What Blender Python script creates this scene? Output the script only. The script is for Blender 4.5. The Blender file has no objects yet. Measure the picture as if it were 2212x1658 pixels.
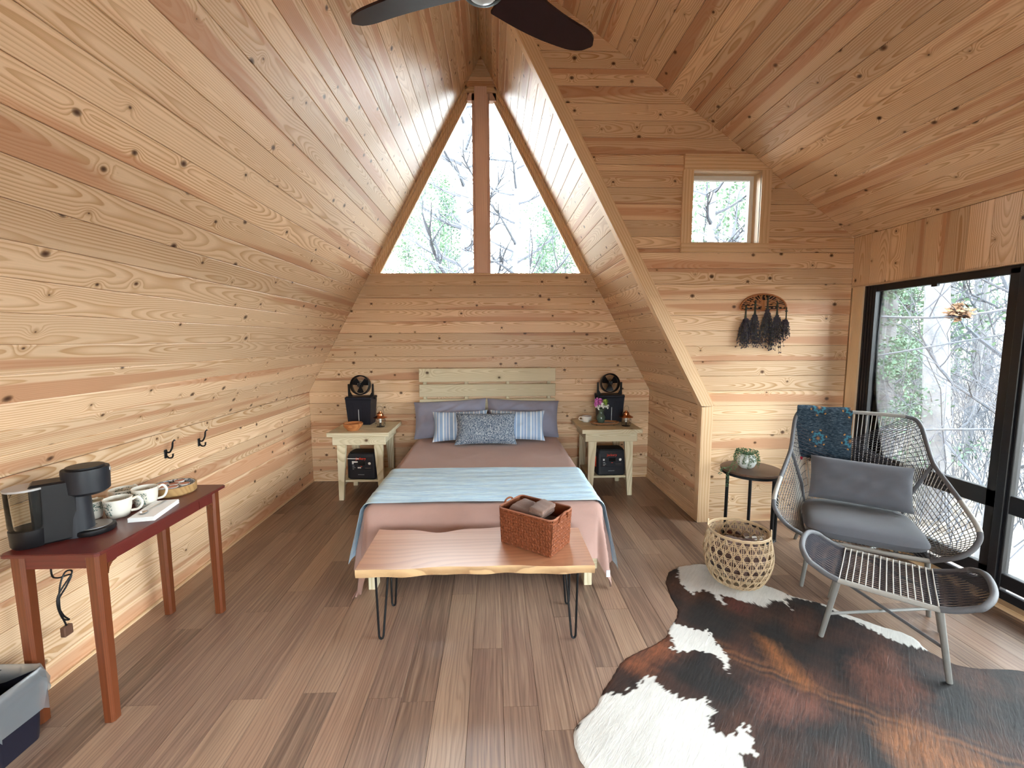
import bpy, math, random
from mathutils import Vector, Matrix
random.seed(7)
SC = bpy.context.scene
COL = SC.collection
PI = math.pi

# ------------------------------------------------------------------ camera
cam_d = bpy.data.cameras.new('camera')
cam = bpy.data.objects.new('camera', cam_d)
COL.objects.link(cam)
F_PX, YAW, PITCH, ROLL, CAM_H = 934.02, 0.0301, 0.1014, -0.0045, 1.5944
cam_d.sensor_fit = 'HORIZONTAL'
cam_d.sensor_width = 36.0
cam_d.lens = F_PX / 2212 * 36
cam_d.shift_x = (1106 - 1094.76) / 2212
cam_d.shift_y = 0.0003
cam_d.clip_start = 0.05
cam_d.clip_end = 300
fw = Vector((math.sin(YAW) * math.cos(PITCH), math.cos(YAW) * math.cos(PITCH), -math.sin(PITCH)))
rt0 = Vector((math.cos(YAW), -math.sin(YAW), 0))
up0 = rt0.cross(fw)
rt = rt0 * math.cos(ROLL) + up0 * math.sin(ROLL)
upv = up0 * math.cos(ROLL) - rt0 * math.sin(ROLL)
cam.matrix_world = Matrix(((rt.x, upv.x, -fw.x, 0), (rt.y, upv.y, -fw.y, 0), (rt.z, upv.z, -fw.z, CAM_H), (0, 0, 0, 1)))
SC.camera = cam

# ------------------------------------------------------------------ world, exposure
world = bpy.data.worlds.new('overcast_sky')
SC.world = world
world.use_nodes = True
bg = world.node_tree.nodes['Background']
bg.inputs['Color'].default_value = (0.90, 0.96, 1.0, 1)
bg.inputs['Strength'].default_value = 15.0
SC.view_settings.view_transform = 'Standard'
SC.view_settings.look = 'None'
SC.view_settings.gamma = 1.0
SC.view_settings.use_curve_mapping = False
SC.view_settings.exposure = 0.78
try:
    SC.cycles.use_denoising = True
    SC.cycles.use_adaptive_sampling = True
    SC.cycles.adaptive_threshold = 0.12
    SC.cycles.adaptive_min_samples = 12
    SC.cycles.max_bounces = 6
    SC.cycles.diffuse_bounces = 4
    SC.cycles.glossy_bounces = 2
    SC.cycles.transmission_bounces = 3
    SC.cycles.transparent_max_bounces = 12
    SC.cycles.sample_clamp_indirect = 6.0
    SC.cycles.caustics_reflective = False
    SC.cycles.caustics_refractive = False
except Exception:
    pass

# ------------------------------------------------------------------ room measures (metres)
YB, XL, XR, XA, ZA, KZ = 4.889, 2.076, 1.786, -0.1155, 4.574, 1.026
YW, XW, ZC, ZH, ZRD = 3.618, 3.0195, 2.429, 2.026, 4.640
Y0 = -2.2
PB = 0.1302


# daylight enters by the windows: sampling guides set in the window openings
def portal(name, loc, rot, sx, sy):
    l = bpy.data.lights.new(name, 'AREA')
    l.shape = 'RECTANGLE'
    l.size, l.size_y = sx, sy
    l.cycles.is_portal = True
    o = bpy.data.objects.new(name, l)
    o.location, o.rotation_euler = loc, rot
    COL.objects.link(o)


portal('portal_glass_wall', (XW + 0.14, 0.66, 1.05), (0, PI / 2, 0), 2.1, 5.75)
portal('portal_gable', (-0.12, YB + 0.10, 3.3), (-PI / 2, 0, 0), 2.4, 2.0)
portal('portal_small_window', (1.91, YW + 0.16, 2.67), (-PI / 2, 0, 0), 0.58, 0.58)
portal('portal_added_window', (0.35, Y0 - 0.14, 1.05), (PI / 2, 0, 0), 2.1, 2.1)  # guide in the glazing added behind the camera for more daylight


# ------------------------------------------------------------------ helpers: meshes
class MB:
    """collects shapes, then links them as ONE mesh object"""

    def __init__(self):
        self.v, self.f = [], []

    def add(self, vs, fs):
        b = len(self.v)
        self.v += [tuple(p) for p in vs]
        self.f += [tuple(b + i for i in q) for q in fs]
        return self

    def box(self, x0, x1, y0, y1, z0, z1):
        return self.add([(x0, y0, z0), (x1, y0, z0), (x1, y1, z0), (x0, y1, z0), (x0, y0, z1), (x1, y0, z1), (x1, y1, z1), (x0, y1, z1)],
                        [(3, 2, 1, 0), (4, 5, 6, 7), (0, 1, 5, 4), (1, 2, 6, 5), (2, 3, 7, 6), (3, 0, 4, 7)])

    def bbox(self, x0, x1, y0, y1, z0, z1, c=0.005):
        """box with chamfered edges"""
        vs, fs = [], []
        X, Y, Z = (x0, x1), (y0, y1), (z0, z1)
        idx = {}
        for i in (0, 1):
            for j in (0, 1):
                for k in (0, 1):
                    p = (X[i], Y[j], Z[k])
                    s = (1 if i == 0 else -1, 1 if j == 0 else -1, 1 if k == 0 else -1)
                    for a in range(3):
                        q = [p[b] + (0 if b == a else s[b] * c) for b in range(3)]
                        idx[(i, j, k, a)] = len(vs)
                        vs.append(q)
        for a in range(3):
            b, d = (a + 1) % 3, (a + 2) % 3
            for s in (0, 1):
                q = []
                for (u, w) in ((0, 0), (1, 0), (1, 1), (0, 1)):
                    t = [0, 0, 0]
                    t[a], t[b], t[d] = s, u, w
                    q.append(idx[(t[0], t[1], t[2], a)])
                fs.append(tuple(q if s else q[::-1]))
        for a in range(3):
            b, d = (a + 1) % 3, (a + 2) % 3
            for u in (0, 1):
                for w in (0, 1):
                    t0, t1 = [0, 0, 0], [0, 0, 0]
                    t0[a], t1[a] = 0, 1
                    t0[b] = t1[b] = u
                    t0[d] = t1[d] = w
                    q = [idx[(*t0, b)], idx[(*t1, b)], idx[(*t1, d)], idx[(*t0, d)]]
                    fs.append(tuple(q if u == w else q[::-1]))
        for i in (0, 1):
            for j in (0, 1):
                for k in (0, 1):
                    q = [idx[(i, j, k, a)] for a in range(3)]
                    fs.append(tuple(q if (i + j + k) % 2 else q[::-1]))
        return self.add(vs, fs)

    def tube(self, path, r, seg=8, closed=False, caps=True):
        P = [Vector(p) for p in path]
        n = len(P)
        R = r if hasattr(r, '__len__') else [r] * n
        T = []
        for i in range(n):
            a = P[(i - 1) % n] if (closed or i > 0) else P[i]
            b = P[(i + 1) % n] if (closed or i < n - 1) else P[i]
            t = (b - a)
            T.append(t.normalized() if t.length > 1e-9 else Vector((0, 0, 1)))
        h = Vector((0, 0, 1)) if abs(T[0].z) < 0.9 else Vector((1, 0, 0))
        nrm = (h - T[0] * h.dot(T[0])).normalized()
        vs = []
        for i in range(n):
            nrm = (nrm - T[i] * nrm.dot(T[i]))
            nrm = nrm.normalized() if nrm.length > 1e-6 else Vector((1, 0, 0))
            bn = T[i].cross(nrm)
            for k in range(seg):
                a = 2 * PI * k / seg
                vs.append(P[i] + (nrm * math.cos(a) + bn * math.sin(a)) * R[i])
        fs = []
        for i in range(n if closed else n - 1):
            j = (i + 1) % n
            for k in range(seg):
                l = (k + 1) % seg
                fs.append((i * seg + k, i * seg + l, j * seg + l, j * seg + k))
        if caps and not closed:
            fs.append(tuple(range(seg))[::-1])
            fs.append(tuple((n - 1) * seg + k for k in range(seg)))
        return self.add(vs, fs)

    def lathe(self, prof, seg=24, c=(0, 0), sx=1.0, sy=1.0, close=True):
        """prof: list of (r, z); spun about the z axis through c"""
        n = len(prof)
        vs = []
        for r, z in prof:
            for k in range(seg):
                a = 2 * PI * k / seg
                vs.append((c[0] + r * sx * math.cos(a), c[1] + r * sy * math.sin(a), z))
        fs = []
        for i in range(n - 1):
            for k in range(seg):
                l = (k + 1) % seg
                fs.append((i * seg + k, i * seg + l, (i + 1) * seg + l, (i + 1) * seg + k))
        if close:
            fs.append(tuple(range(seg))[::-1])
            fs.append(tuple((n - 1) * seg + k for k in range(seg)))
        return self.add(vs, fs)

    def prism(self, poly, z0, z1, M=None):
        """poly: (x, y) outline counter-clockwise, extruded along z"""
        n = len(poly)
        vs = [(x, y, z0) for x, y in poly] + [(x, y, z1) for x, y in poly]
        if M is not None:
            vs = [M @ Vector(p) for p in vs]
        fs = [tuple(range(n))[::-1], tuple(range(n, 2 * n))]
        fs += [(i, (i + 1) % n, n + (i + 1) % n, n + i) for i in range(n)]
        return self.add(vs, fs)

    def grid(self, fn, nu, nv, cu=False, cv=False):
        vs = [fn(i / (nu if cu else nu - 1), j / (nv if cv else nv - 1)) for i in range(nu) for j in range(nv)]
        fs = []
        for i in range(nu if cu else nu - 1):
            for j in range(nv if cv else nv - 1):
                a, b = i, (i + 1) % nu
                c, d = j, (j + 1) % nv
                fs.append((a * nv + c, b * nv + c, b * nv + d, a * nv + d))
        return self.add(vs, fs)

    def ball(self, c, r, seg=8, rings=5, s=(1, 1, 1)):
        def fn(u, v):
            a, b = 2 * PI * u, PI * (v - 0.5) * 0.999
            return (c[0] + r * s[0] * math.cos(b) * math.cos(a), c[1] + r * s[1] * math.cos(b) * math.sin(a), c[2] + r * s[2] * math.sin(b))
        return self.grid(fn, seg, rings, cu=True)

    def xf(self, M, start=0):
        self.v[start:] = [tuple(M @ Vector(p)) for p in self.v[start:]]
        return self

    def mesh(self, name, smooth=False):
        me = bpy.data.meshes.new(name)
        me.from_pydata(self.v, [], self.f)
        me.validate()
        me.update()
        if smooth:
            me.polygons.foreach_set('use_smooth', [True] * len(me.polygons))
            if smooth != 'all':
                me.set_sharp_from_angle(angle=math.radians(40))
        return me

    def build(self, name, mat, parent=None, smooth=False, kind=None, loc=None):
        o = bpy.data.objects.new(name, self.mesh(name, smooth))
        if mat is not None:
            o.data.materials.append(mat)
        COL.objects.link(o)
        if parent is not None:
            o.parent = parent
        if kind:
            o['kind'] = kind
        if loc:
            o.location = loc
        return o


def thing(name, label, cat, loc=(0, 0, 0), rz=0.0, group=None):
    o = bpy.data.objects.new(name, None)
    o.empty_display_size = 0.1
    COL.objects.link(o)
    o.location = loc
    o.rotation_euler = (0, 0, rz)
    return tag(o, label, cat, group)


def tag(o, label, cat, group=None):
    o['label'], o['category'] = label, cat
    if group:
        o['group'] = group
    return o


def struct(o):
    o['kind'] = 'structure'
    return o


def copy_tree(o, parent=None):
    c = o.copy()
    COL.objects.link(c)
    c.parent = parent
    for ch in list(o.children):
        copy_tree(ch, c)
    return c


def bez(pts, n=8, closed=False):
    """Catmull-Rom curve through pts"""
    P = [Vector(p) for p in pts]
    m = len(P)
    out = []
    for i in range(m if closed else m - 1):
        p1, p2 = P[i], P[(i + 1) % m]
        p0 = P[(i - 1) % m] if (closed or i > 0) else p1 * 2 - p2
        p3 = P[(i + 2) % m] if (closed or i < m - 2) else p2 * 2 - p1
        for k in range(n):
            t = k / n
            out.append(0.5 * ((2 * p1) + (p2 - p0) * t + (2 * p0 - 5 * p1 + 4 * p2 - p3) * t * t + (3 * p1 - p0 - 3 * p2 + p3) * t ** 3))
    if not closed:
        out.append(P[-1])
    return out


def fbm(x, y, s=0):
    """cheap smooth noise in -1..1"""
    return (math.sin(x * 1.7 + y * 2.3 + s) + math.sin(x * 3.9 - y * 2.1 + 1.3 * s + 1) * 0.6 + math.sin(-x * 5.3 + y * 6.1 + 2.1 * s) * 0.4
            + math.sin(x * 9.7 + y * 8.3 + s * 3) * 0.22) / 2.2


# ------------------------------------------------------------------ helpers: materials
class NT:
    def __init__(self, name):
        self.m = bpy.data.materials.new(name)
        self.m.use_nodes = True
        self.t = self.m.node_tree
        self.n = self.t.nodes
        self.bsdf = self.n['Principled BSDF']
        self.out = self.n['Material Output']

    def node(self, typ, **kw):
        nd = self.n.new(typ)
        for k, v in kw.items():
            setattr(nd, k, v)
        return nd

    def link(self, a, b):
        self.t.links.new(a, b)

    def put(self, sock, v):
        if v is None:
            return
        if isinstance(v, bpy.types.NodeSocket):
            self.link(v, sock)
        else:
            if hasattr(v, '__len__') and len(v) == 3 and sock.type == 'RGBA':
                v = (*v, 1)
            sock.default_value = v

    def math(self, op, a, b=None, c=None, clamp=False):
        nd = self.node('ShaderNodeMath', operation=op, use_clamp=clamp)
        for i, v in enumerate((a, b, c)):
            self.put(nd.inputs[i], v)
        return nd.outputs[0]

    def vmath(self, op, a, b=None):
        nd = self.node('ShaderNodeVectorMath', operation=op)
        self.put(nd.inputs[0], a)
        self.put(nd.inputs[1], b)
        return nd.outputs[0]

    def comb(self, x=0, y=0, z=0):
        nd = self.node('ShaderNodeCombineXYZ')
        for i, v in enumerate((x, y, z)):
            self.put(nd.inputs[i], v)
        return nd.outputs[0]

    def sep(self, v):
        nd = self.node('ShaderNodeSeparateXYZ')
        self.put(nd.inputs[0], v)
        return nd.outputs

    def obj(self):
        return self.node('ShaderNodeTexCoord').outputs['Object']

    def rand(self):
        return self.node('ShaderNodeObjectInfo').outputs['Random']

    def noise(self, vec, scale=5, detail=2, rough=0.5, dist=0.0):
        nd = self.node('ShaderNodeTexNoise')
        self.put(nd.inputs['Vector'], vec)
        for k, v in (('Scale', scale), ('Detail', detail), ('Roughness', rough), ('Distortion', dist)):
            self.put(nd.inputs[k], v)
        return nd.outputs[0]

    def ramp(self, fac, stops, interp='LINEAR'):
        nd = self.node('ShaderNodeValToRGB')
        nd.color_ramp.interpolation = interp
        el = nd.color_ramp.elements
        while len(el) < len(stops):
            el.new(0.5)
        for e, (p, c) in zip(el, stops):
            e.position = p
            e.color = (*c, 1) if hasattr(c, '__len__') else (c, c, c, 1)
        self.put(nd.inputs[0], fac)
        return nd.outputs[0]

    def mix(self, fac, a, b, mode='MIX'):
        nd = self.node('ShaderNodeMix', data_type='RGBA', blend_type=mode)
        self.put(nd.inputs[0], fac)
        self.put(nd.inputs[6], a)
        self.put(nd.inputs[7], b)
        return nd.outputs[2]

    def bump(self, h, strength=0.3, dist=0.01):
        nd = self.node('ShaderNodeBump')
        nd.inputs['Strength'].default_value = strength
        nd.inputs['Distance'].default_value = dist
        self.put(nd.inputs['Height'], h)
        self.link(nd.outputs[0], self.bsdf.inputs['Normal'])

    def done(self, color=None, rough=0.5, metal=0.0, spec=0.5, **kw):
        b = self.bsdf.inputs
        self.put(b['Base Color'], color)
        self.put(b['Roughness'], rough)
        self.put(b['Metallic'], metal)
        self.put(b['Specular IOR Level'], spec)
        for k, v in kw.items():
            self.put(b[k.replace('_', ' ')], v)
        return self.m


def plain(name, col, rough=0.5, metal=0.0, spec=0.5, var=0.0, vscale=20, bump=0.0, bscale=200, **kw):
    t = NT(name)
    c = col
    if var:
        n = t.noise(t.obj(), vscale, 3, 0.6)
        c = t.mix(n, tuple(x * (1 - var) for x in col), tuple(min(1, x * (1 + var)) for x in col))
    if bump:
        t.bump(t.noise(t.obj(), bscale, 2), bump, 0.004)
    return t.done(c, rough, metal, spec, **kw)


def wood(name, light, dark, heart=None, knots=True, freq=105.0, rough=0.42, spec=0.35, ringmix=0.8, fiber=0.10, tone=0.14, loop=0.085, axis='X', heartmix=0.55, knotscale=4.2, **kw):
    """sawn softwood: ring loops that follow the board's length (its local axis), knots, heartwood streaks"""
    t = NT(name)
    s = t.sep(t.obj())
    x, y, z = s[0], s[1], s[2]
    if axis == 'Y':
        x, y = y, x
    elif axis == 'Z':
        x, z = z, x
    rnd = t.rand()
    off = t.math('MULTIPLY', rnd, 91.0)
    r2 = t.math('FRACT', t.math('MULTIPLY', rnd, 17.31))
    r3 = t.math('FRACT', t.math('MULTIPLY', rnd, 41.77))
    yc = t.math('ADD', t.math('ADD', y, t.math('MULTIPLY', z, 0.4)), t.math('MULTIPLY', t.math('SUBTRACT', r2, 0.5), 0.10))
    xo = t.math('ADD', x, off)
    n1 = t.noise(t.comb(t.math('MULTIPLY', xo, 0.8), t.math('MULTIPLY', yc, 2.2), off), 1.0, 1.5, 0.5)
    d = t.math('MULTIPLY', t.math('SUBTRACT', n1, 0.38), loop * 3.2)
    n2 = t.noise(t.comb(t.math('MULTIPLY', xo, 2.6), t.math('MULTIPLY', yc, 16.0), off), 1.0, 2, 0.5)
    rr = t.math('SQRT', t.math('ADD', t.math('MULTIPLY', yc, yc), t.math('MULTIPLY', d, d)))
    rr = t.math('ADD', rr, t.math('MULTIPLY', n2, 0.012))
    kn = None
    if knots:
        vo = t.node('ShaderNodeTexVoronoi', voronoi_dimensions='2D')
        t.put(vo.inputs['Vector'], t.comb(xo, t.math('ADD', t.math('MULTIPLY', y, 1.25), off), 0))
        vo.inputs['Scale'].default_value = knotscale
        kd = vo.outputs['Distance']
        keep = t.math('GREATER_THAN', t.sep(vo.outputs['Color'])[0], 0.42)
        size = t.math('MULTIPLY_ADD', t.sep(vo.outputs['Color'])[1], 0.085, 0.016)
        kdn = t.math('DIVIDE', kd, size)
        near = t.math('POWER', 2.718, t.math('MULTIPLY', t.math('MULTIPLY', kd, kd), -55.0))
        rr = t.math('ADD', rr, t.math('MULTIPLY', t.math('MULTIPLY', near, keep), 0.030))
        kn = t.math('MULTIPLY', t.math('SUBTRACT', 1.0, t.math('SMOOTH_MIN', t.math('POWER', kdn, 2.0), 1.0, 0.1), None, True), keep)
        halo = t.math('MULTIPLY', t.math('POWER', 2.718, t.math('MULTIPLY', t.math('MULTIPLY', kd, kd), -260.0)), keep)
    ring = t.math('FRACT', t.math('MULTIPLY', rr, t.math('MULTIPLY_ADD', r3, freq * 0.5, freq * 0.7)))
    lw = t.ramp(ring, [(0.0, 0.1), (0.35, 0.0), (0.80, 0.85), (0.93, 1.0), (1.0, 0.12)])
    fade = t.noise(t.comb(t.math('MULTIPLY', xo, 0.7), t.math('MULTIPLY', yc, 7), off), 1.0, 2, 0.5)
    lwf = t.math('MULTIPLY', lw, t.math('MULTIPLY_ADD', fade, 1.1, 0.15), None, True)
    col = t.mix(t.math('MULTIPLY', lwf, ringmix), light, dark)
    if heart:
        hn = t.noise(t.comb(t.math('MULTIPLY', xo, 0.45), t.math('MULTIPLY', yc, 11), off), 1.0, 1, 0.4)
        hf = t.ramp(hn, [(0.56, 0.0), (0.62, 1.0)])
        col = t.mix(t.math('MULTIPLY', hf, heartmix), col, heart)
    fb = t.noise(t.comb(t.math('MULTIPLY', xo, 6), t.math('MULTIPLY', yc, 420), off), 1.0, 2, 0.6)
    bright = t.math('ADD', t.math('MULTIPLY_ADD', fb, 2 * fiber, 1 - fiber), t.math('MULTIPLY', t.math('SUBTRACT', rnd, 0.5), 2 * tone))
    col = t.mix(1.0, col, t.node_rgb(bright), 'MULTIPLY')
    if knots:
        col = t.mix(t.math('MULTIPLY', halo, 0.65), col, tuple(c * 0.75 for c in dark))
        col = t.mix(t.math('MULTIPLY', kn, 0.95), col, (0.055, 0.018, 0.010))
    return t.done(col, rough, 0, spec, **kw)


def _node_rgb(self, v):
    nd = self.node('ShaderNodeCombineColor')
    for i in range(3):
        self.put(nd.inputs[i], v)
    return nd.outputs[0]


NT.node_rgb = _node_rgb

M = {}
M['pine'] = wood('pine_board', (0.77, 0.555, 0.365), (0.46, 0.235, 0.085), (0.52, 0.25, 0.135), rough=0.36, spec=0.22, ringmix=0.95, heartmix=0.7)
M['pine_trim'] = wood('pine_trim', (0.78, 0.56, 0.35), (0.56, 0.31, 0.125), None, knots=False, tone=0.06)
M['pine_trim_y'] = wood('pine_trim_long', (0.78, 0.56, 0.35), (0.56, 0.31, 0.125), None, knots=False, tone=0.06, axis='Y')
M['pine_trim_z'] = wood('pine_trim_tall', (0.78, 0.56, 0.35), (0.56, 0.31, 0.125), None, knots=False, tone=0.06, axis='Z')
M['treated'] = wood('treated_lumber', (0.66, 0.585, 0.42), (0.43, 0.35, 0.19), None, knots=True, rough=0.6, spec=0.2, tone=0.08, knotscale=2.2)
M['backing'] = plain('dark_gap', (0.22, 0.12, 0.055), 0.9, spec=0.1)


def floor_mat():
    t = NT('vinyl_plank')
    s = t.sep(t.obj())
    rnd = t.rand()
    off = t.math('MULTIPLY', rnd, 77.0)
    xo = t.math('ADD', s[0], off)
    y = s[1]
    n1 = t.noise(t.comb(t.math('MULTIPLY', xo, 1.2), t.math('MULTIPLY', y, 9), off), 1.0, 2, 0.5)
    rr = t.math('ADD', t.math('MULTIPLY', y, 1.0), t.math('MULTIPLY', n1, 0.11))
    ring = t.math('FRACT', t.math('MULTIPLY', rr, 62.0))
    lw = t.ramp(ring, [(0.0, 0.2), (0.45, 0.0), (0.85, 1.0), (1.0, 0.3)])
    st = t.noise(t.comb(t.math('MULTIPLY', xo, 1.6), t.math('MULTIPLY', y, 60), off), 1.0, 3, 0.65)
    fb = t.noise(t.comb(t.math('MULTIPLY', xo, 7), t.math('MULTIPLY', y, 260), off), 1.0, 2, 0.6)
    big = t.noise(t.comb(t.math('MULTIPLY', xo, 0.9), t.math('MULTIPLY', y, 7), off), 1.0, 2, 0.5)
    base = t.ramp(rnd, [(0.0, (0.160, 0.100, 0.074)), (0.35, (0.290, 0.190, 0.142)), (0.6, (0.215, 0.134, 0.102)), (0.8, (0.385, 0.258, 0.182)), (1.0, (0.300, 0.178, 0.126))])
    c = t.mix(t.math('MULTIPLY', lw, 0.42), base, (0.065, 0.034, 0.026))
    c = t.mix(t.ramp(st, [(0.45, 0.0), (0.72, 0.75)]), c, (0.40, 0.275, 0.195))
    c = t.mix(t.ramp(big, [(0.45, 0.0), (0.8, 0.4)]), c, (0.090, 0.050, 0.036))
    c = t.mix(1.0, c, t.node_rgb(t.math('MULTIPLY_ADD', fb, 0.5, 0.75)), 'MULTIPLY')
    return t.done(c, t.math('MULTIPLY_ADD', st, 0.12, 0.30), 0, 0.5)


M['floor'] = floor_mat()


def glass_mat():
    t = NT('window_glass')
    tr = t.node('ShaderNodeBsdfTransparent')
    tr.inputs[0].default_value = (0.95, 0.975, 0.97, 1)
    gl = t.node('ShaderNodeBsdfGlossy')
    gl.inputs['Roughness'].default_value = 0.02
    fr = t.node('ShaderNodeFresnel')
    fr.inputs[0].default_value = 1.35
    mx = t.node('ShaderNodeMixShader')
    t.link(fr.outputs[0], mx.inputs[0])
    t.link(tr.outputs[0], mx.inputs[1])
    t.link(gl.outputs[0], mx.inputs[2])
    t.link(mx.outputs[0], t.out.inputs[0])
    return t.m


M['glass'] = glass_mat()
M['black_frame'] = plain('black_aluminium', (0.012, 0.012, 0.015), 0.35, spec=0.4)
M['white_vinyl'] = plain('white_vinyl', (0.85, 0.86, 0.85), 0.4)
# ================================================================== the room
def plane_obj(name, pts, mat, thick, n):
    """solid backing panel: polygon pts extruded by thick along -n"""
    n = Vector(n).normalized() * thick
    P = [Vector(p) for p in pts]
    k = len(P)
    mb = MB().add(P + [p - n for p in P], [tuple(range(k)), tuple(range(2 * k - 1, k - 1, -1))] + [(i, k + i, k + (i + 1) % k, (i + 1) % k) for i in range(k)])
    return struct(mb.build(name, mat))


BT = 0.016          # board thickness
_cache = {}


def board(parent, O, u, v, n, v0, v1, xl, xr, mat=None, name='board', ch=0.0035, t=BT):
    """one board; xl / xr give its ends as functions of the position across"""
    vm = (v0 + v1) / 2
    um = (xl(vm) + xr(vm)) / 2
    e = 0.0006
    lv = [v0 + e, v0 + ch, v1 - ch, v1 - e]
    hz = [-ch * 0.9, 0, 0, -ch * 0.9]
    L = [(xl(a) + e - um, a - vm, h) for a, h in zip(lv, hz)]
    R = [(xr(a) - e - um, a - vm, h) for a, h in zip(lv, hz)]
    L2 = [(L[0][0], L[0][1], -t), (L[3][0], L[3][1], -t)]
    R2 = [(R[0][0], R[0][1], -t), (R[3][0], R[3][1], -t)]
    if any(a[0] >= b[0] for a, b in zip(L, R)):
        return None
    vs = L + R + L2 + R2
    key = tuple(round(c, 3) for p in vs for c in p)
    if key not in _cache:
        fs = [(0, 4, 5, 1), (1, 5, 6, 2), (2, 6, 7, 3), (8, 10, 4, 0), (3, 7, 11, 9), (9, 8, 0, 1, 2, 3), (4, 10, 11, 7, 6, 5)]
        me = MB().add(vs, fs).mesh(name)
        me.materials.append(mat or M['pine'])
        _cache[key] = me
    o = bpy.data.objects.new(name, _cache[key])
    COL.objects.link(o)
    o.parent = parent
    u, v, n, O = Vector(u), Vector(v), Vector(n), Vector(O)
    p = O + u * um + v * vm
    o.matrix_basis = Matrix(((u.x, v.x, n.x, p.x), (u.y, v.y, n.y, p.y), (u.z, v.z, n.z, p.z), (0, 0, 0, 1)))
    return o


def courses(parent, O, u, v, n, s0, s1, pitch, xl, xr, phase=0.0, mat=None):
    """boards from s0 to s1 across, seams at phase + k*pitch"""
    k = math.floor((s0 - phase) / pitch) + 1
    cuts = [s0]
    while phase + k * pitch < s1 - 0.014:
        if phase + k * pitch > s0 + 0.014:
            cuts.append(phase + k * pitch)
        k += 1
    cuts.append(s1)
    for a, b in zip(cuts, cuts[1:]):
        board(parent, O, u, v, n, a, b, xl, xr, mat)


def cst(c):
    return lambda a: c


Xv, Yv, Zv = Vector((1, 0, 0)), Vector((0, 1, 0)), Vector((0, 0, 1))
B2 = BT + 0.001

# floor planks
PLW, PLL = 0.152, 1.22
floor = plane_obj('floor', [(-XL - .2, Y0 - .1, -0.006), (XW + .2, Y0 - .1, -0.006), (XW + .2, YB + .1, -0.006), (-XL - .2, YB + .1, -0.006)], M['backing'], 0.2, (0, 0, 1))
nrow = int((XW + XL) / PLW) + 1
row = 0
for r in range(nrow):
    vx0 = -XL - 0.02 + r * PLW          # world x of the row
    vx1 = min(vx0 + PLW, XW + 0.02)
    ymax = (YB if vx0 < XR - 0.01 else YW) - 0.0
    ys = -0.55 - PLL * random.random()
    while ys < ymax - 0.02:
        ye = min(ys + PLL, ymax)
        # u = +Y, v = -X
        board(floor, (0, 0, 0), Yv, -Xv, Zv, -vx1, -vx0, cst(ys), cst(ye), M['floor'], 'plank', ch=0.0012, t=0.005)
        ys = ye
# the bare strip behind the camera
struct(MB().box(-XL, XW, Y0, -0.5, -0.005, -0.0005).build('floor_back', M['floor']))

# left knee wall and left roof slope
w = plane_obj('wall_left', [(-XL - B2, Y0, -0.05), (-XL - B2, YB + .1, -0.05), (-XL - B2, YB + .1, KZ + .02), (-XL - B2, Y0, KZ + .02)], M['backing'], 0.12, (1, 0, 0))
courses(w, (-XL, 0, 0), Yv, Zv, Xv, 0.0, KZ, PB, cst(Y0), cst(YB), KZ % PB)
dl = Vector((XA + XL, 0, ZA - KZ))
LL = dl.length
dl.normalize()
nl = Yv.cross(dl)
Ol = Vector((-XL, 0, KZ))
w = plane_obj('ceiling_left', [Ol + Yv * Y0 - nl * B2 - dl * .05, Ol + Yv * (YB + .1) - nl * B2 - dl * .05, Ol + Yv * (YB + .1) - nl * B2 + dl * (LL + .20), Ol + Yv * Y0 - nl * B2 + dl * (LL + .20)], M['backing'], 0.12, nl)
courses(w, Ol, Yv, dl, nl, 0.0, LL + 0.080, PB, cst(Y0), cst(YB), -0.013)

# right knee wall and slope of the bed alcove
w = plane_obj('wall_right', [(XR + B2, YW, -0.05), (XR + B2, YW, KZ + .02), (XR + B2, YB + .1, KZ + .02), (XR + B2, YB + .1, -0.05)], M['backing'], 0.06, (-1, 0, 0))
courses(w, (XR, 0, 0), -Yv, Zv, -Xv, 0.0, KZ, PB, cst(-YB), cst(-YW), KZ % PB)
dr = Vector((XA - XR, 0, ZA - KZ))
LR = dr.length
dr.normalize()
nr = (-Yv).cross(dr)
Or = Vector((XR, 0, KZ))
w = plane_obj('ceiling_right', [Or + Yv * (YB + .1) - nr * B2 - dr * .03, Or + Yv * YW - nr * B2 - dr * .03, Or + Yv * YW - nr * B2 + dr * (LR + .14), Or + Yv * (YB + .1) - nr * B2 + dr * (LR + .14)], M['backing'], 0.06, nr)
courses(w, Or, -Yv, dr, nr, 0.0, LR, PB, cst(-YB), cst(-YW), -0.010)

# back wall
ZS, ZT = 2.320, 4.268              # window sill and head
sl = (XA + XL) / (ZA - KZ)
sr = (XR - XA) / (ZA - KZ)


def bxl(z):
    return -XL + (0 if z < KZ else (z - KZ) * sl)


def bxr(z):
    return XR - (0 if z < KZ else (z - KZ) * sr)


yb2 = YB + B2
w = plane_obj('wall_back', [(-XL, yb2, -0.05), (XR, yb2, -0.05), (XR, yb2, KZ), (bxr(ZS - .02), yb2, ZS - .02), (bxl(ZS - .02), yb2, ZS - .02), (-XL, yb2, KZ)], M['backing'], 0.10, (0, -1, 0))
courses(w, (0, YB, 0), Xv, Zv, -Yv, 0.0, KZ, PB, bxl, bxr, KZ % PB)
courses(w, (0, YB, 0), Xv, Zv, -Yv, KZ, ZS - 0.005, PB, bxl, bxr, KZ % PB)
wg = plane_obj('wall_gable', [(bxl(ZT), yb2, ZT), (bxr(ZT), yb2, ZT), (XA, yb2, ZA)], M['backing'], 0.10, (0, -1, 0))
courses(wg, (0, YB, 0), Xv, Zv, -Yv, ZT, ZA - 0.03, 0.105, bxl, bxr, ZT)

# dormer wall with the small window, and the trim round the alcove
PW = 0.1283
TRW = 0.085


def dz(x):                         # dormer ceiling height over x
    return ZC + (XW - x) * (ZRD - ZC) / (XW - XA)


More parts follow.
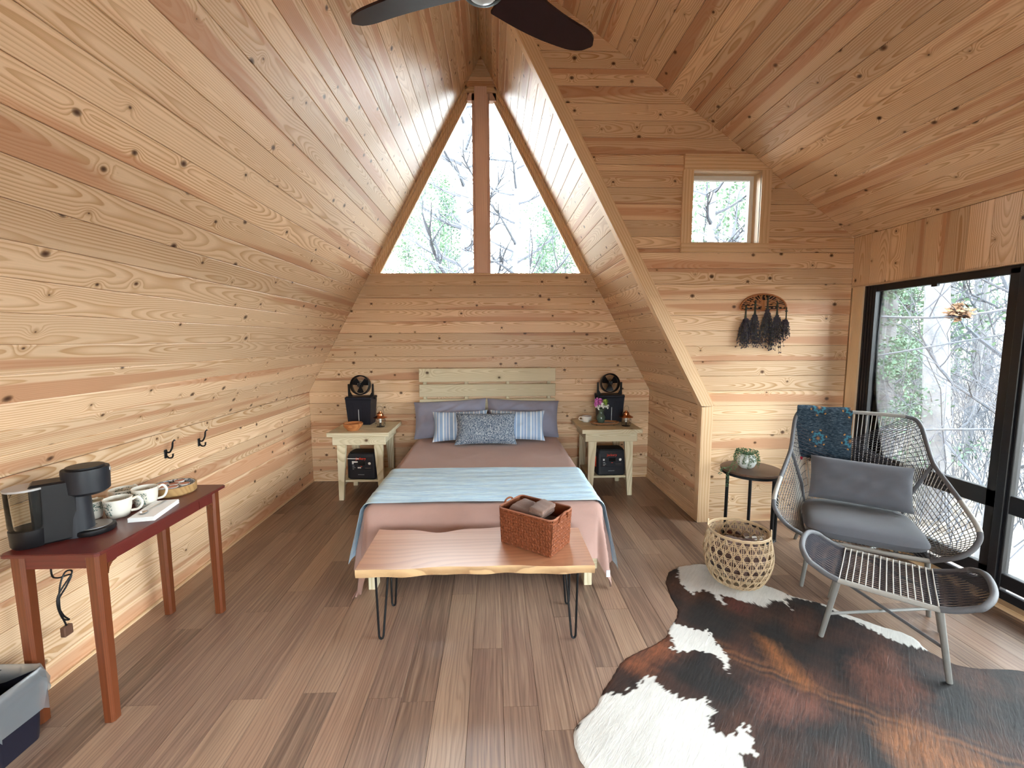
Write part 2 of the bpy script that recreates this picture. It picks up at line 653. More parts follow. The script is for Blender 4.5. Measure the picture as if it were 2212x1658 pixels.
sd = (XW - XA) / (ZRD - ZC)
tk = TRW / math.cos(math.atan(sr))


def wxl(z):
    return bxr(z) + (TRW if z < KZ else tk) - 0.01


def wxr(z):
    return XW if z < ZC else XW - (z - ZC) * sd


WX0, WX1, WZ0, WZ1 = 1.629, 2.192, 2.381, 2.951
yw2 = YW + B2
wd = plane_obj('wall_dormer', [(XR + .03, yw2, -0.05), (XW + .1, yw2, -0.05), (XW + .1, yw2, WZ0 - .013), (bxr(WZ0) + .04, yw2, WZ0 - .013), (XR + .03, yw2, KZ)], M['backing'], 0.12, (0, -1, 0))
for nm, pts in (('wall_dormer_upper', [(bxr(WZ1) + .04, yw2, WZ1 + .013), (wxr(WZ1) + .05, yw2, WZ1 + .013), (XA + .06, yw2, ZRD + .05)]),
                ('wall_dormer_left', [(bxr(WZ0) + .04, yw2, WZ0 - .013), (WX0 - .013, yw2, WZ0 - .013), (WX0 - .013, yw2, WZ1 + .013), (bxr(WZ1) + .04, yw2, WZ1 + .013)]),
                ('wall_dormer_right', [(WX1 + .013, yw2, WZ0 - .013), (XW + .1, yw2, WZ0 - .013), (XW + .1, yw2, ZC), (wxr(WZ1) + .05, yw2, WZ1 + .013), (WX1 + .013, yw2, WZ1 + .013)])):
    plane_obj(nm, pts, M['backing'], 0.12, (0, -1, 0))
ph = KZ % PW
lo, hi = WZ0 - 0.04, WZ1 + 0.05
courses(wd, (0, YW, 0), Xv, Zv, -Yv, 0.0, KZ, PW, wxl, wxr, ph)
courses(wd, (0, YW, 0), Xv, Zv, -Yv, KZ, lo, PW, wxl, wxr, ph)
courses(wd, (0, YW, 0), Xv, Zv, -Yv, lo, hi, PW, wxl, cst(WX0 - 0.03), ph)
courses(wd, (0, YW, 0), Xv, Zv, -Yv, lo, hi, PW, cst(WX1 + 0.03), lambda z: max(wxr(z), WX1 + 0.02), ph)
courses(wd, (0, YW, 0), Xv, Zv, -Yv, hi, ZRD - 0.12, PW, wxl, wxr, ph)

# dormer ceiling
dd = Vector((XA - XW, 0, ZRD - ZC))
LD = dd.length
dd.normalize()
nd_ = (-Yv).cross(dd)
Od = Vector((XW, 0, ZC))
w = plane_obj('ceiling_dormer', [Od + Yv * YW - nd_ * B2 - dd * .1, Od + Yv * Y0 - nd_ * B2 - dd * .1, Od + Yv * Y0 - nd_ * B2 + dd * (LD + .16), Od + Yv * YW - nd_ * B2 + dd * (LD + .16)], M['backing'], 0.12, nd_)
courses(w, Od, -Yv, dd, nd_, 0.0, LD, PB, cst(-YW), cst(-Y0), 0.02)

# boxed trim round the mouth of the alcove
tt = 0.022
tr1 = MB()
tr1.box(XR - 0.014, XR + TRW, YW - tt, YW - 0.001, 0, KZ)
struct(tr1.build('trim_1', wood('pine_trim_upright', (0.78, 0.56, 0.35), (0.56, 0.31, 0.125), None, False, tone=0.05, axis='Z')))
ang = math.atan2(dr.z, dr.x)
Mt = Matrix.Translation((XR, 0, KZ)) @ Matrix.Rotation(-ang, 4, 'Y')
# slanting face board, local x up the slope, local z towards outside
prof = [(0.0, 0.014), (LR, 0.014), (LR, -TRW), (-0.0215, -TRW), (-0.0405, -0.0755)]
tb = MB().add([(x, YW - tt, z) for x, z in prof] + [(x, YW - 0.001, z) for x, z in prof],
              [(0, 1, 2, 3, 4), (9, 8, 7, 6, 5)] + [(i, i + 5, (i + 1) % 5 + 5, (i + 1) % 5) for i in range(5)])
o = struct(tb.build('trim_2', M['pine_trim']))
o.matrix_world = Mt
# inner casing: a flat strip on the knee wall and slope boards behind the face board
struct(MB().box(XR - 0.014, XR - 0.001, YW, YW + 0.055, 0, KZ).build('trim_3', M['pine_trim_z']))
o = struct(MB().box(0.005, LR - .1, YW, YW + 0.055, 0.001, 0.014).build('trim_4', M['pine_trim']))
o.matrix_world = Mt

# shoe mouldings at the floor
struct(MB().box(-XL, -XL + 0.014, Y0, YB, 0, 0.018).build('baseboard_left', M['pine_trim_y']))
struct(MB().box(-XL, XR, YB - 0.012, YB, 0, 0.014).build('baseboard_back', M['pine_trim']))
struct(MB().box(XR - 0.016, XR, YW, YB, 0, 0.022).build('baseboard_right', M['pine_trim_y']))
struct(MB().box(XR + TRW, XW, YW - 0.012, YW, 0, 0.012).build('baseboard_dormer', M['pine_trim']))

# ---------------------------------------------------------------- gable window
win = bpy.data.objects.new('window_1', None)
COL.objects.link(win)
struct(win)


def slopebar(mb, side, off0, off1, y0, y1, za, zb):
    """bar along a roof slope between two distances in from the slope line"""
    s, c = (sl, 1) if side < 0 else (sr, -1)
    k = math.sqrt(1 + s * s)
    f = bxl if side < 0 else bxr
    vs = []
    for y in (y0, y1):
        for z, off in ((za, off0), (zb, off0), (zb, off1), (za, off1)):
            vs.append((f(z) + c * off * k, y, z))
    return mb.add(vs, [(0, 1, 2, 3), (7, 6, 5, 4), (0, 4, 5, 1), (1, 5, 6, 2), (2, 6, 7, 3), (3, 7, 4, 0)])


pink = wood('stained_post', (0.78, 0.55, 0.45), (0.62, 0.38, 0.28), None, True, ringmix=0.5, tone=0.03, axis='Z', knotscale=2.0)
for sd_ in (-1, 1):
    nm = 'jamb'
    slopebar(MB(), sd_, 0.0, 0.022, YB - 0.002, YB + 0.10, ZS, ZT).build('jamb_liner', M['pine_trim_z'], win)
    slopebar(MB(), sd_, 0.022, 0.060, YB + 0.03, YB + 0.10, ZS + .02, ZT - .03).build('jamb_stop', M['pine_trim_z'], win)
    slopebar(MB(), sd_, 0.060, 0.083, YB + 0.055, YB + 0.10, ZS + .02, ZT - .05).build('sash_stile', M['pine_trim_z'], win)
MB().box(-1.34, 1.075, YB - 0.012, YB + 0.10, ZS - 0.008, ZS + 0.012).build('window_sill', M['pine_trim'], win)
for xa, xb in ((bxl(ZT), XA - 0.06), (XA + 0.06, bxr(ZT))):
    MB().box(xa, xb, YB - 0.002, YB + 0.10, ZT - 0.045, ZT).build('head_liner', M['pine_trim'], win)
    MB().box(xa + .02, xb - .0, YB + 0.03, YB + 0.10, ZT - 0.12, ZT - 0.045).build('head_stop', pink, win)
MB().bbox(-0.1845, -0.0520, YB - 0.020, YB + 0.08, ZS + 0.012, ZT, 0.004).build('mullion_post', pink, win)
for x0, x1 in ((-0.215, -0.1845), (-0.052, -0.026)):
    MB().box(x0, x1, YB + 0.03, YB + 0.09, ZS + .012, ZT - .05).build('post_stop', pink, win)
for sgn in (-1, 1):
    f = bxl if sgn < 0 else bxr
    c = 1 if sgn < 0 else -1
    xi = -0.205 if sgn < 0 else -0.03
    k = 0.075 * c * math.sqrt(1 + sl * sl)
    za, zb = ZS + 0.01, ZT - 0.10
    P = [(f(za) + k, za), (xi, za), (xi, zb), (f(zb) + k, zb)]
    if sgn > 0:
        P = P[::-1]
    Mx = Matrix(((1, 0, 0, 0), (0, 0, -1, 0), (0, 1, 0, 0), (0, 0, 0, 1)))
    MB().prism(P, -(YB + 0.082), -(YB + 0.078), Mx).build('pane', M['glass'], win)

# ---------------------------------------------------------------- small window in the dormer wall
win = bpy.data.objects.new('window_2', None)
COL.objects.link(win)
struct(win)
yf = YW - 0.020
MB().box(1.543, WX0, yf, YW, WZ0, 2.957).build('casing_side', M['pine_trim_z'], win)
MB().box(WX1, 2.275, yf, YW, WZ0, 2.957).build('casing_side', M['pine_trim_z'], win)
MB().box(1.543, 2.275, yf - 0.004, YW, 2.305, WZ0).build('casing_bottom', M['pine_trim'], win)
hp = [(1.550, 2.957), (min(2.290, wxr(2.957)), 2.957), (wxr(3.052) - .003, 3.052), (1.550, 3.052)]
Mx = Matrix(((1, 0, 0, 0), (0, 0, -1, 0), (0, 1, 0, 0), (0, 0, 0, 1)))
MB().prism(hp, -YW, -(yf - 0.004), Mx).build('casing_head', M['pine_trim'], win)
hp = [(1.546, 3.052), (wxr(3.052) - .003, 3.052), (wxr(3.074) - .003, 3.074), (1.546, 3.074)]
MB().prism(hp, -YW, -(yf - 0.014), Mx).build('casing_cap', M['pine_trim'], win)
D = 0.135
MB().box(WX0 - .012, WX0, YW - .01, YW + D, WZ0, WZ1).build('reveal_side', M['pine_trim_z'], win)
MB().box(WX1, WX1 + .012, YW - .01, YW + D, WZ0, WZ1).build('reveal_side', M['pine_trim_z'], win)
MB().box(WX0 - .012, WX1 + .012, YW - .01, YW + D, WZ1, WZ1 + .012).build('reveal_head', M['pine_trim'], win)
MB().box(WX0 - .012, WX1 + .012, YW - .01, YW + D, WZ0 - .012, WZ0).build('reveal_sill', M['pine_trim'], win)
fy0, fy1, fwid = YW + 0.095, YW + 0.135, 0.034
for a in ((WX0, WX0 + fwid, WZ0, WZ1), (WX1 - fwid, WX1, WZ0, WZ1)):
    MB().box(a[0], a[1], fy0, fy1, a[2], a[3]).build('sash_stile', M['white_vinyl'], win)
for a in ((WZ0, WZ0 + fwid), (WZ1 - fwid, WZ1)):
    MB().box(WX0 + fwid, WX1 - fwid, fy0, fy1, a[0], a[1]).build('sash_rail', M['white_vinyl'], win)
MB().box(WX0 + fwid, WX1 - fwid, fy1 - .02, fy1 - .016, WZ0 + fwid, WZ1 - fwid).build('pane', M['glass'], win)

# ---------------------------------------------------------------- glass wall on the right: header boards, post, black sliding doors
wh = plane_obj('wall_glass_header', [(XW + B2, Y0, ZH + 0.004), (XW + B2, Y0, ZC + .05), (XW + B2, YW, ZC + .05), (XW + B2, YW, ZH + 0.004)], M['backing'], 0.11, (-1, 0, 0))
hw = 0.150
yy = YW
first = True
while yy > Y0 + 0.01:
    wd_ = hw * (0.9 + 0.5 * ((yy * 7.3) % 1))
    y1_ = max(yy - wd_, Y0)
    board(wh, (XW, 0, 0), Zv, Yv, -Xv, y1_, yy, cst(ZH), cst(ZC), M['pine'], ch=0.0012)
    yy = y1_
struct(MB().box(XW, XW + 0.12, Y0, YW, ZH - 0.006, ZH + 0.004).build('trim_5', M['pine_trim']))
struct(MB().box(XW + 0.012, XW + 0.10, 3.512, YW, 0, ZH - .006).build('trim_6', wood('pine_post', (0.80, 0.60, 0.38), (0.62, 0.38, 0.17), None, False, tone=0.02, axis='Z')))
struct(MB().box(XW - 0.035, XW + 0.12, Y0, YW, 0, 0.030).build('trim_7', wood('pine_sill', (0.74, 0.53, 0.32), (0.56, 0.31, 0.125), None, False, tone=0.02, axis='Y')))

gx0, gx1 = XW + 0.028, XW + 0.10
doors = []
door_y = [(3.512, 2.450), (2.450, 1.10), (1.10, -0.25), (-0.25, -1.60), (-1.60, Y0 + .02)]
for i, (ya, yb_) in enumerate(door_y):
    d = bpy.data.objects.new('door_%d' % (i + 1), None)
    COL.objects.link(d)
    struct(d)
    dx = 0.0 if i % 2 else 0.018
    a, b = gx0 + dx, gx0 + dx + 0.045
    jw = 0.048 if i else 0.085
    # hollow jamb built of four ribs at the wall end, as extruded tracks are
    if i == 0:
        for k in range(4):
            MB().box(gx0 + 0.004 * k, gx1, ya - 0.022 * (k + 1) + 0.006, ya - 0.022 * k, 0.03, ZH - .006).build('jamb_rib', M['black_frame'], d)
            MB().box(gx0 + 0.014, gx1, ya - 0.022 * (k + 1), ya - 0.022 * (k + 1) + 0.006, 0.03, ZH - .006).build('jamb_groove', M['black_frame'], d)
    else:
        MB().bbox(a - .016, b, ya - jw, ya, 0.06, ZH - .02, 0.003).build('stile', M['black_frame'], d)
        MB().bbox(a - .004, b, ya - jw - .018, ya - jw, 0.06, ZH - .02, 0.003).build('stile_lip', M['black_frame'], d)
    MB().bbox(a, b, yb_, yb_ + 0.075, 0.06, ZH - .02, 0.003).build('stile', M['black_frame'], d)
    MB().bbox(a, b, yb_, ya - jw, ZH - 0.056, ZH - .006, 0.003).build('top_rail', M['black_frame'], d)
    MB().bbox(a, b, yb_, ya - jw, 0.555, 0.665, 0.004).build('mid_rail', M['black_frame'], d)
    MB().bbox(a, b, yb_, ya - jw, 0.10, 0.185, 0.004).build('bottom_rail', M['black_frame'], d)
    MB().box(a + .02, a + .024, yb_ + .07, ya - jw, 0.66, ZH - .05).build('pane', M['glass'], d)
    MB().box(a + .02, a + .024, yb_ + .07, ya - jw, 0.18, 0.56).build('pane', M['glass'], d)
    MB().box(gx0, gx1, yb_, ya, 0.03, 0.062).build('track', M['black_frame'], d)
    MB().box(gx0 - .01, gx0 + .012, yb_, ya, 0.062, 0.085).build('track_lip', M['black_frame'], d)
    if i == 0:
        MB().box(a - .02, a, 2.93, 2.97, ZH - .075, ZH - .05).build('latch', M['black_frame'], d)

# ---------------------------------------------------------------- unseen entrance end behind the camera: glazing added and sized to let in daylight
def bxl_inv(x):
    return KZ + (x + XL) / sl


EX0, EX1, EZ = -0.70, 1.40, 2.10
plane_obj('wall_front', [(-XL, Y0, -.05), (EX0, Y0, -.05), (EX0, Y0, bxl_inv(EX0)), (-XL, Y0, KZ)], M['pine'], 0.10, (0, 1, 0))
plane_obj('wall_front_upper', [(EX0, Y0, EZ), (EX1, Y0, EZ), (EX1, Y0, dz(EX1)), (XA, Y0, ZRD), (EX0, Y0, bxl_inv(EX0))], M['pine'], 0.10, (0, 1, 0))
plane_obj('wall_front_side', [(EX1, Y0, -.05), (XW + .1, Y0, -.05), (XW + .1, Y0, ZC), (EX1, Y0, dz(EX1))], M['pine'], 0.10, (0, 1, 0))
de = bpy.data.objects.new('window_added', None)
COL.objects.link(de)
struct(de)
for x in (EX0 + .035, 0.35, EX1 - .035):
    MB().box(x - .035, x + .035, Y0 - .08, Y0 - .01, 0, EZ).build('mullion', M['black_frame'], de)
for z in (0.035, EZ - .035):
    MB().box(EX0 + .07, EX1 - .07, Y0 - .08, Y0 - .01, z - .035, z + .035).build('transom', M['black_frame'], de)
MB().box(EX0 + .07, EX1 - .07, Y0 - .05, Y0 - .046, 0.07, EZ - .07).build('pane', M['glass'], de)
# ================================================================== materials for furniture and cloth
def cloth(name, col, col2=None, scale=420, rough=0.9, bump=0.25, var=0.10):
    t = NT(name)
    o = t.obj()
    s = t.sep(o)
    wv = t.math('MULTIPLY', t.math('SINE', t.math('MULTIPLY', t.math('ADD', s[0], s[2]), scale * 2)), t.math('SINE', t.math('MULTIPLY', t.math('ADD', s[1], s[2]), scale * 2)))
    n = t.noise(o, 9, 4, 0.6)
    c = t.mix(n, tuple(x * (1 - var) for x in col), tuple(min(1, x * (1 + var)) for x in col))
    if col2:
        n2 = t.noise(o, 60, 3, 0.7)
        c = t.mix(t.ramp(n2, [(0.42, 0.0), (0.58, 1.0)]), c, col2)
    t.bump(t.math('ADD', t.math('MULTIPLY', wv, 0.35), t.noise(o, 55, 3, 0.6)), bump, 0.003)
    m = t.done(c, rough, 0, 0.15, Sheen_Weight=0.15)
    return m


M['coverlet'] = cloth('brown_coverlet', (0.38, 0.238, 0.205), var=0.06, bump=0.15)
M['lilac'] = cloth('lilac_pillowcase', (0.27, 0.275, 0.36), var=0.08, bump=0.12)
M['grey_cushion'] = cloth('grey_cushion', (0.125, 0.130, 0.150), var=0.06, bump=0.12)
M['towel'] = cloth('brown_towel', (0.175, 0.105, 0.082), scale=300, var=0.18, bump=0.6)
M['blanket'] = cloth('brown_blanket', (0.12, 0.072, 0.062), scale=200, var=0.3, bump=0.6)


def throw_mat():
    t = NT('blue_muslin')
    s = t.sep(t.obj())
    cr = t.noise(t.comb(t.math('MULTIPLY', s[0], 7), t.math('MULTIPLY', s[1], 62), t.math('MULTIPLY', s[2], 20)), 1.0, 4, 0.65)
    c = t.mix(t.ramp(cr, [(0.30, 0.0), (0.62, 1.0)]), (0.38, 0.61, 0.86), (0.64, 0.85, 0.98))
    t.bump(cr, 0.55, 0.012)
    return t.done(c, 0.9, 0, 0.1, Sheen_Weight=0.1)


M['throw'] = throw_mat()


def stripe_mat():
    t = NT('blue_striped_linen')
    s = t.sep(t.obj())
    f = t.math('FRACT', t.math('MULTIPLY', s[0], 9.5))
    c = t.ramp(f, [(0.0, (0.30, 0.42, 0.60)), (0.30, (0.72, 0.76, 0.80)), (0.42, (0.34, 0.46, 0.64)), (0.62, (0.34, 0.46, 0.64)), (0.64, (0.78, 0.80, 0.82)), (0.68, (0.30, 0.41, 0.60)), (0.9, (0.74, 0.77, 0.80)), (0.97, (0.30, 0.42, 0.60))], 'CONSTANT')
    t.bump(t.noise(t.obj(), 300, 2), 0.2, 0.002)
    return t.done(c, 0.9, 0, 0.1)


M['stripe'] = stripe_mat()


def tweed_mat():
    t = NT('blue_tweed')
    s = t.sep(t.obj())
    n = t.noise(t.comb(t.math('MULTIPLY', s[0], 190), t.math('MULTIPLY', s[1], 75), t.math('MULTIPLY', s[2], 60)), 1.0, 3, 0.8)
    c = t.ramp(n, [(0.38, (0.025, 0.045, 0.085)), (0.5, (0.13, 0.18, 0.25)), (0.60, (0.52, 0.55, 0.58))])
    t.bump(n, 0.6, 0.006)
    return t.done(c, 0.95, 0, 0.1)


M['tweed'] = tweed_mat()
M['cherry'] = wood('cherry_stain', (0.115, 0.018, 0.014), (0.065, 0.009, 0.008), None, False, freq=160, rough=0.28, spec=0.5, tone=0.0)
M['cherry_leg'] = wood('cherry_stain_leg', (0.135, 0.036, 0.012), (0.080, 0.018, 0.006), None, False, freq=160, rough=0.32, spec=0.5, tone=0.0, axis='Z')
M['acacia'] = wood('acacia_slab', (0.50, 0.235, 0.125), (0.30, 0.105, 0.045), (0.58, 0.33, 0.20), False, freq=45, rough=0.36, spec=0.6, ringmix=0.6, tone=0.0, loop=0.16, Coat_Weight=1.0, Coat_Roughness=0.34, Coat_IOR=1.85)
M['live_edge'] = wood('live_edge', (0.55, 0.36, 0.19), (0.16, 0.06, 0.025), (0.24, 0.10, 0.04), False, freq=45, rough=0.4, ringmix=0.7, tone=0.0)
M['black_iron'] = plain('black_iron', (0.006, 0.006, 0.007), 0.45, spec=0.25)
M['steel'] = plain('steel', (0.62, 0.63, 0.65), 0.25, 1.0)
M['treated_z'] = wood('treated_upright', (0.66, 0.585, 0.42), (0.43, 0.35, 0.19), None, True, rough=0.6, spec=0.2, tone=0.08, axis='Z', knotscale=2.2)
M['treated_y'] = wood('treated_side', (0.66, 0.585, 0.42), (0.43, 0.35, 0.19), None, True, rough=0.6, spec=0.2, tone=0.08, axis='Y', knotscale=2.2)

# ------------------------------------------------------------------ bed frame with slatted headboard
BX0, BX1, BYF, BYH, BZ = -0.835, 0.695, 2.66, 4.80, 0.545
bed = thing('bed', 'pale slatted lumber bed frame with plank headboard against the back wall', 'bed', (-0.07, 3.75, 0))
bm = Matrix.Translation((0.07, -3.75, 0))


def bpart(mb, name, mat, **k):
    return mb.xf(bm).build(name, mat, bed, **k)


def lumber(parent, name, x0, x1, y0, y1, z0, z1, axis, c=0.004):
    """a stick of lumber with its own origin so the grain follows it"""
    cx, cy, cz = (x0 + x1) / 2, (y0 + y1) / 2, (z0 + z1) / 2
    mb = MB().bbox(x0 - cx, x1 - cx, y0 - cy, y1 - cy, z0 - cz, z1 - cz, c)
    o = mb.build(name, {'X': M['treated'], 'Y': M['treated_y'], 'Z': M['treated_z']}[axis], parent)
    o.location = Vector((cx, cy, cz)) - parent.location
    return o


def lumber_xz(parent, name, x0, x1, y0, y1, z0, z1):
    """board seen from the front: grain along x across z"""
    cx, cy, cz = (x0 + x1) / 2, (y0 + y1) / 2, (z0 + z1) / 2
    hx, hy, hz = (x1 - x0) / 2, (y1 - y0) / 2, (z1 - z0) / 2
    o = MB().bbox(-hx, hx, -hz, hz, -hy, hy, 0.004).build(name, M['treated'], parent)
    o.location = Vector((cx, cy, cz)) - parent.location
    o.rotation_euler = (PI / 2, 0, 0)
    return o


for z0, z1 in ((1.137, 1.285), (0.970, 1.108), (0.805, 0.942), (0.645, 0.775)):
    lumber_xz(bed, 'slat', -0.833, 0.692, 4.812, 4.832, z0, z1)
for x in (-0.775, -0.310, 0.155, 0.620):
    lumber(bed, 'post', x - 0.019, x + 0.019, 4.832, 4.870, 0 if abs(x + .07) > .5 else 0.6, 1.280 if x < 0.5 else 1.292, 'Z')
for x in (-0.789, 0.605):
    lumber(bed, 'leg', x - 0.027, x + 0.045 - .02, 2.66, 2.75, 0, 0.20, 'Z')
    lumber(bed, 'leg', x - 0.027, x + 0.045 - .02, 4.70, 4.79, 0, 0.20, 'Z')
lumber_xz(bed, 'rail', -0.815, 0.665, 2.668, 2.706, 0.108, 0.195)
lumber(bed, 'rail', -0.815, -0.777, 2.70, 4.81, 0.108, 0.195, 'Y')
lumber(bed, 'rail', 0.627, 0.665, 2.70, 4.81, 0.108, 0.195, 'Y')
for k in range(7):
    y = 2.80 + k * 0.32
    lumber(bed, 'cross_slat', -0.81, 0.66, y, y + 0.09, 0.196, 0.215, 'X')
mt = MB()
mt.bbox(BX0 + .025, BX1 - .025, BYF + .03, BYH, 0.216, BZ - 0.012, 0.035)
tag(mt.build('mattress', plain('mattress_ticking', (0.7, 0.68, 0.64), 0.9), smooth=True), 'thick mattress hidden under the brown coverlet on the bed frame', 'mattress')


def drape(s, t, W, L, r, x0, y0, z0, flare, rip, seed, zmin=0.012):
    """s across, t from the foot; beyond the bed's edge the cloth bends over and hangs"""
    ex = -(-s - 0) if False else (s if s < 0 else (s - W if s > W else 0))
    ey = t if t < 0 else 0
    bx, by = min(max(s, 0), W), max(t, 0)
    o = math.hypot(ex, ey)
    x, y, z = x0 + bx, y0 + by, z0
    if o > 1e-6:
        ux, uy = ex / o, ey / o
        if o < r * PI / 2:
            a = o / r
            out, dn = r * math.sin(a), r * (1 - math.cos(a))
        else:
            q = o - r * PI / 2
            per = (by * 1.0 if abs(ex) > abs(ey) else bx) + math.atan2(uy, abs(ux)) * 0.35
            out = r + flare * q + rip * math.sin(per * 11 + seed) * min(1, q / 0.25) + rip * .5 * math.sin(per * 23 + seed * 2) * min(1, q / 0.25)
            dn = r + q * 0.985
        x += ux * out
        y += uy * out
        z -= dn
    if z < zmin:
        # the tip lies on the floor
        y -= (zmin - z) * 0.6
        z = zmin + 0.004 * math.sin(s * 60)
    return Vector((x, y, z))


r = 0.055
W_, L_ = (BX1 - BX0) - 2 * r + .02, BYH - BYF - r


def cov(u, v):
    s = -0.47 + u * (W_ + 0.47 + 0.44)
    dp = 0.36 + 0.17 * math.exp(-((s + 0.30) / 0.30) ** 2) + 0.06 * math.exp(-((s - W_ - .25) / 0.25) ** 2)
    t = -dp + v * (L_ + dp)
    p = drape(s, t, W_, L_, r, BX0 + r - .01, BYF + r, BZ, 0.15, 0.018, 0.7)
    if 0 < s < W_ and t > 0:
        p.z += 0.006 * fbm(s * 3, t * 3, 1)
    return p


cv = MB().grid(cov, 110, 90)
cvo = tag(cv.build('coverlet', M['coverlet'], smooth='all'), 'plain dusty brown coverlet hanging over the sides and foot of the bed', 'bedspread')
# the white care tag sewn to the hanging corner, just outside the hem
tip = min((Vector(q) for q in cv.v if q[0] > 0.64 and 0.10 < q[2] < 0.17), key=lambda q: q.y)
MB().bbox(tip.x - .012, tip.x + .012, tip.y - .006, tip.y - .001, tip.z - .022, tip.z + .022, .0005).build('care_tag', plain('white_tag', (.62, .65, .75), .8), cvo)


def thr(u, v):
    s = -0.40 + u * (W_ + 0.40 + 0.47)
    t = -0.015 + v * (0.76)
    t += 0.02 * math.sin(s * 3.1) * (1 - v) + 0.012 * math.sin(s * 2.2 + 1) * v
    p = drape(s, max(t, 0.001), W_, L_, r + .006, BX0 + r - .012, BYF + r, BZ + 0.012, 0.15, 0.010, 0.7)
    if s < 0 or s > W_:
        p.y -= 0.10 * (1 - v) * min(1, (abs(s) if s < 0 else s - W_) / 0.4)
        p.x += (-0.012 if s < 0 else 0.012)
    p.z += 0.0012 * math.sin(t * 62 + 2.5 * math.sin(s * 2.0)) + 0.004 * fbm(s * 1.5, t * 9, 3)
    return p


tag(MB().grid(thr, 120, 70).build('throw_blanket', M['throw'], smooth='all'), 'pale blue crinkled muslin throw laid across the foot of the bed', 'blanket')


def pillow(w, h, t, p=4, ear=0.06, wr=0.0, seed=0, n=26):
    mb = MB()
    for sgn in (1, -1):
        def fn(a, b):
            u, v = a * 2 - 1, b * 2 - 1
            x = w / 2 * u * (1 - ear * (1 - v * v) * abs(u) ** 3)
            y = h / 2 * v * (1 - ear * (1 - u * u) * abs(v) ** 3)
            z = t / 2 * (max(0, (1 - abs(u) ** p)) * max(0, (1 - abs(v) ** p))) ** 0.55
            z += wr * fbm(u * 3, v * 3, seed) * (1 - u * u) * (1 - v * v)
            if wr:
                z += wr * 0.5 * math.sin(u * 14 + v * 5 + seed) * abs(u) ** 2 * (1 - abs(u) ** 8) * (1 - v * v)
            return (x, y, sgn * z)
        i0 = len(mb.f)
        mb.grid(fn, n, n)
        if sgn < 0:
            mb.f[i0:] = [q[::-1] for q in mb.f[i0:]]
    return mb


def lean(mb, x, y, zb, tilt, rz=0, roll=0, h=0):
    """stand a pillow on its long edge, leaning back by tilt"""
    return Matrix.Translation((x, y, zb)) @ Matrix.Rotation(rz, 4, 'Z') @ Matrix.Rotation(PI / 2 - tilt, 4, 'X') @ Matrix.Rotation(roll, 4, 'Z') @ Matrix.Translation((0, h / 2, 0))


def put_pillow(name, mb, mat, Mx, label, group):
    o = mb.build(name, mat, smooth='all')
    o.matrix_world = Mx
    return tag(o, label, 'pillow', group)


o = put_pillow('bed_pillow', pillow(0.80, 0.42, 0.18, 3.0, 0.05, 0.035, 1), M['lilac'], lean(None, -0.462, 4.61, BZ + 0.012, 0.46, 0.03, 0.05, 0.42), 'lilac grey pillow against the headboard on the side of the copper bowl', 'bed pillows')
o = put_pillow('bed_pillow', pillow(0.80, 0.42, 0.18, 3.0, 0.05, 0.035, 4), M['lilac'], lean(None, 0.302, 4.61, BZ + 0.012, 0.46, -0.03, -0.04, 0.42), 'lilac grey pillow against the headboard on the side of the flower vase', 'bed pillows')
put_pillow('striped_cushion', pillow(0.58, 0.33, 0.13, 3.5, 0.09, 0.010, 2), M['stripe'], lean(None, -0.345, 4.38, BZ + 0.020, 0.50, 0.05, 0.02, 0.33), 'blue and white striped cushion behind the tweed cushion, nearer the copper bowl', 'striped cushions')
put_pillow('striped_cushion', pillow(0.58, 0.33, 0.13, 3.5, 0.09, 0.010, 3), M['stripe'], lean(None, 0.235, 4.38, BZ + 0.020, 0.50, -0.06, -0.01, 0.33), 'blue and white striped cushion behind the tweed cushion, nearer the flower vase', 'striped cushions')
put_pillow('lumbar_cushion', pillow(0.62, 0.34, 0.15, 3.5, 0.08, 0.006, 5), M['tweed'], lean(None, -0.085, 4.225, BZ + 0.022, 0.55, 0, 0.0, 0.33), 'dark blue speckled tweed cushion in front of the other bed pillows', 'pillow')

# ------------------------------------------------------------------ live-edge bench
bench = thing('bench', 'live edge wooden bench on black hairpin legs at the foot of the bed', 'bench', (-0.095, 2.32, 0))


def bench_edge(x, back):
    if back:
        return 2.55 + 0.010 * math.sin(x * 7 + 1) - 0.035 * math.exp(-((x + 0.33) / 0.13) ** 2) + 0.006 * math.sin(x * 23)
    return 2.095 + 0.010 * math.sin(x * 5 + 2) + 0.005 * math.sin(x * 17)


